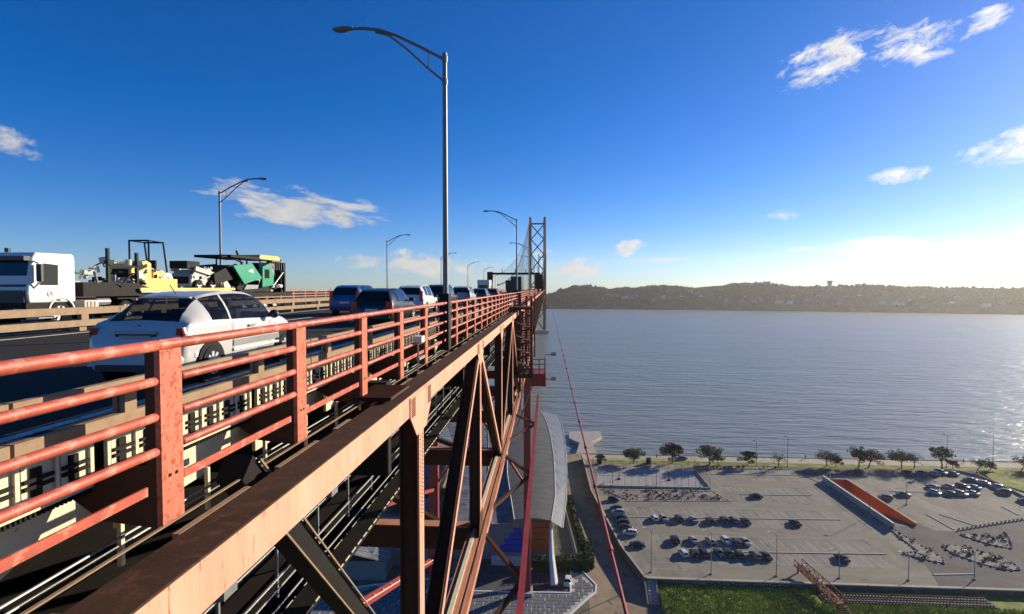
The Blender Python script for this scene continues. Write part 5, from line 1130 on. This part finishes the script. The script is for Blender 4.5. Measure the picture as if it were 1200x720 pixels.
def paver():
    t = thing('asphalt_paver', 'green asphalt paver with a yellow topped canopy at the back of the trailer', 'paver', (-20.1,35.0,RZ+1.22)); s = 1.2
    part('hopper', MB().extr([(-2.9,1.65),(-.75,1.85),(.45,.95),(-1.7,.55)], 'x', 1.12,1.24), mgreen, t); part('hopper', MB().extr([(-2.9,1.65),(-.75,1.85),(.45,.95),(-1.7,.55)], 'x', -1.24,-1.12), mgreen, t); part('hopper_floor', MB().box(-1.1,1.1,-2.0,.3,.5,.8), black, t)
    part('hopper_skirt', MB().extr([(-1.0,.72),(.5,.9),(.1,.25),(-1.5,.2)], 'x', 1.0,1.1), silver, t); part('conveyor_hood', MB().extr([(-4.2,.5),(-2.0,.9),(-1.6,1.7),(-2.6,1.7),(-4.3,1.1)], 'x', -.9,.9), black, t)
    part('engine_panel', MB().extr([(.55,.35),(2.0,.5),(2.1,1.2),(1.4,1.95),(.6,1.7)], 'x', 1.05,1.2), mgreen, t); part('engine_panel', MB().extr([(.55,.35),(2.0,.5),(2.1,1.2),(1.4,1.95),(.6,1.7)], 'x', -1.2,-1.05), mgreen, t)
    for k in range(5): part('vent_slat', MB().box(1.2,1.225,.85+k*.13,.92+k*.13,.95,1.55), black, t)
    part('emblem', MB().extr([(-1.3,1.35),(-.75,1.55),(-.6,1.25)], 'x', 1.24,1.255), white, t)
    part('track_unit', MB().extr([(-1.8,.05),(2.0,.05),(2.3,.35),(2.0,.65),(-1.8,.65),(-2.1,.35)], 'x', .65,1.0), black, t); part('track_unit', MB().extr([(-1.8,.05),(2.0,.05),(2.3,.35),(2.0,.65),(-1.8,.65),(-2.1,.35)], 'x', -1.0,-.65), black, t); part('chassis', MB().box(-.65,.65,-2,3,.3,1.2), black, t)
    c = part('canopy', MB().box(-1.15,1.15,-3.0,.4,2.15,2.30), black, t); part('canopy_top', MB().extr([(.3,2.22),(3.2,2.22),(3.3,2.35),(2.9,2.52),(.5,2.5)], 'x', -1.1,1.1), yel, c)
    for (x,y) in ((1.0,-1.0),(1.0,2.6),(-1.0,-1.0),(-1.0,2.6)): part('canopy_post', MB().tube([(x,y,1.0),(x,y,2.25)],.05,6), black, t)
    part('lever_arm', MB().tube([(.9,-1.2,1.5),(.9,-2.0,2.6)],.06,6), black, t); part('lever_arm', MB().tube([(.9,-2.9,2.2),(.9,-1.3,1.9)],.06,6), black, t); part('work_lamp', MB().ball((.95,-3.7,2.15),.16,1), black, t); part('lamp_stalk', MB().tube([(.95,-3.7,2.15),(.95,-2.8,2.2)],.04,6), black, t)
    part('operator_console', MB().box(.2,1.0,1.9,2.7,1.2,2.0), silver, t); part('seat', MB().box(-.4,.2,1.8,2.4,1.3,1.9), black, t); rng = random.Random(9)
    clutter(t, 'screed_unit', 46, (.3,1.15), (1.9,3.7), (.1,2.0), rng, .42); clutter(t, 'drive_unit', 26, (.4,1.1), (-3.9,.5), (.1,1.2), rng, .4)
    for k in range(6): part('guard_rail', MB().beam((1.18,1.9+k*.33,1.55),(1.18,1.9+k*.33,2.15),.03,.03,(1,0,0)), silver, t)
    part('guard_rail', MB().beam((1.18,1.9,2.15),(1.18,3.6,2.15),.04,.04), silver, t)
    part('hydraulic_ram', MB().tube([(1.15,2.0,.4),(1.2,3.4,1.4)],.06,8), galv, t); part('exhaust_pipe', MB().tube([(.5,2.9,1.4),(.5,2.9,2.6)],.07,8), galv, t)
paver()
# ---- traffic on the far side beyond, tiny
# ------------------------------------------------------------------ parked cars
WHT,SIL,GRY,DRK,BLU,RED = (.62,.62,.60),(.36,.37,.38),(.14,.145,.15),(.018,.019,.021),(.03,.045,.09),(.22,.02,.015)
CN = {WHT:'white',SIL:'silver',GRY:'grey',DRK:'black',BLU:'dark blue',RED:'dark red'}
ordn = ['first','second','third','fourth','fifth','sixth','seventh','eighth','ninth']
rng = random.Random(12)
def park(lst, where, rz, kinds='hsu'):
    for i, (x, y, c) in enumerate(lst):
        k = ('hatch','sedan','suv','hatch')[(i*7+len(lst)) % 4]
        car(k, c, '%s %s car, %s' % (CN[c], {'hatch':'hatchback','sedan':'saloon','suv':'high roofed'}[k], where % ordn[i]), (x,y,PZ+.015), rz+rng.uniform(-.04,.04)+(math.pi if rng.random() < .3 else 0), 'cars in the car park', True, False)
park([(34.0,173.6,WHT),(36.8,173.8,SIL),(41.6,174,BLU),(46,173.6,SIL),(51,173,DRK),(55.6,174,DRK),(58.4,173.8,GRY),(61.8,173.2,DRK)], '%s from the track in the back row of parked cars', R(8))
park([(37.0,159.0,DRK),(42.2,159.2,SIL),(46.9,159,SIL),(51.4,159.4,WHT),(53.9,158.6,BLU),(56.7,159,SIL)], '%s from the track in the middle row', R(8))
park([(37.4,150.9,WHT),(40.4,151.2,DRK),(42.9,151.4,DRK),(47.2,151.6,BLU),(49.8,151.4,DRK),(52.5,151.2,DRK),(56.6,150.9,GRY),(59.3,150.9,DRK)], '%s from the track in the front row', R(8))
park([(23.0,188.6,DRK),(22.9,181.0,BLU),(23.1,177.4,SIL),(23.4,173.8,DRK),(23.7,170.2,BLU),(24.2,166.4,DRK),(24.7,162.6,WHT),(25.6,155.2,DRK)], '%s from the court beside the boundary wall', R(80))
park([(72.9,194.7,DRK)], 'alone beside the short kerb near the court%.0s', R(80)); park([(76.7,173,DRK)], 'alone in the empty half of the back row%.0s', R(14)); park([(79.3,151,DRK)], 'alone in the empty front rows above the footbridge%.0s', R(14))
park([(117.0,196,GRY),(125.2,199.6,GRY)], '%s car right of the orange ramp', R(70))
park([(122.5,223,DRK),(142,223.6,DRK),(147,223.6,GRY),(151.2,223,SIL),(155,224.6,SIL),(158.5,223.8,GRY)], '%s along the shaded shore road', R(28))
park([(140.6,208.0,SIL),(146.6,208.6,SIL),(151.8,208.8,DRK),(155.4,208.6,SIL)], '%s in the rear line of the right-hand cluster', R(30)); park([(137.6,202.2,SIL),(142.2,201.8,GRY),(146,201.6,SIL),(150.4,202.6,SIL)], '%s in the front line of the right-hand cluster', R(30))
park([(160.0,216.6,GRY),(162.4,213.2,SIL),(164.2,209.8,SIL),(162.6,204.6,DRK),(163.0,196.0,DRK)], '%s beside the low curving wall at the right', R(55))
car('hatch', WHT, 'white car parked in the dark yard by the grey roofed building', (5.4,138.9,GZ+.045), R(172), None, True, False); car('sedan', GRY, 'grey car on the promenade under the dark broad tree', (57.5,236.5,PZ+.03), R(95), None, True, False)

# ------------------------------------------------------------------ haze
hz = MB().box(-6300,6300,-420,3000,-5,232)
hm = bpy.data.materials.new('haze'); hm.use_nodes = True; _n = hm.node_tree; _n.nodes.clear()
_o = _n.nodes.new('ShaderNodeOutputMaterial'); _v = _n.nodes.new('ShaderNodeVolumePrincipled'); _v.inputs['Color'].default_value = (.97,.96,.93,1); _v.inputs['Density'].default_value = .00006; _v.inputs['Anisotropy'].default_value = .55
_n.links.new(_v.outputs[0], _o.inputs['Volume'])
o = link('haze', hz.mesh('haze', hm)); o['kind'] = 'stuff'
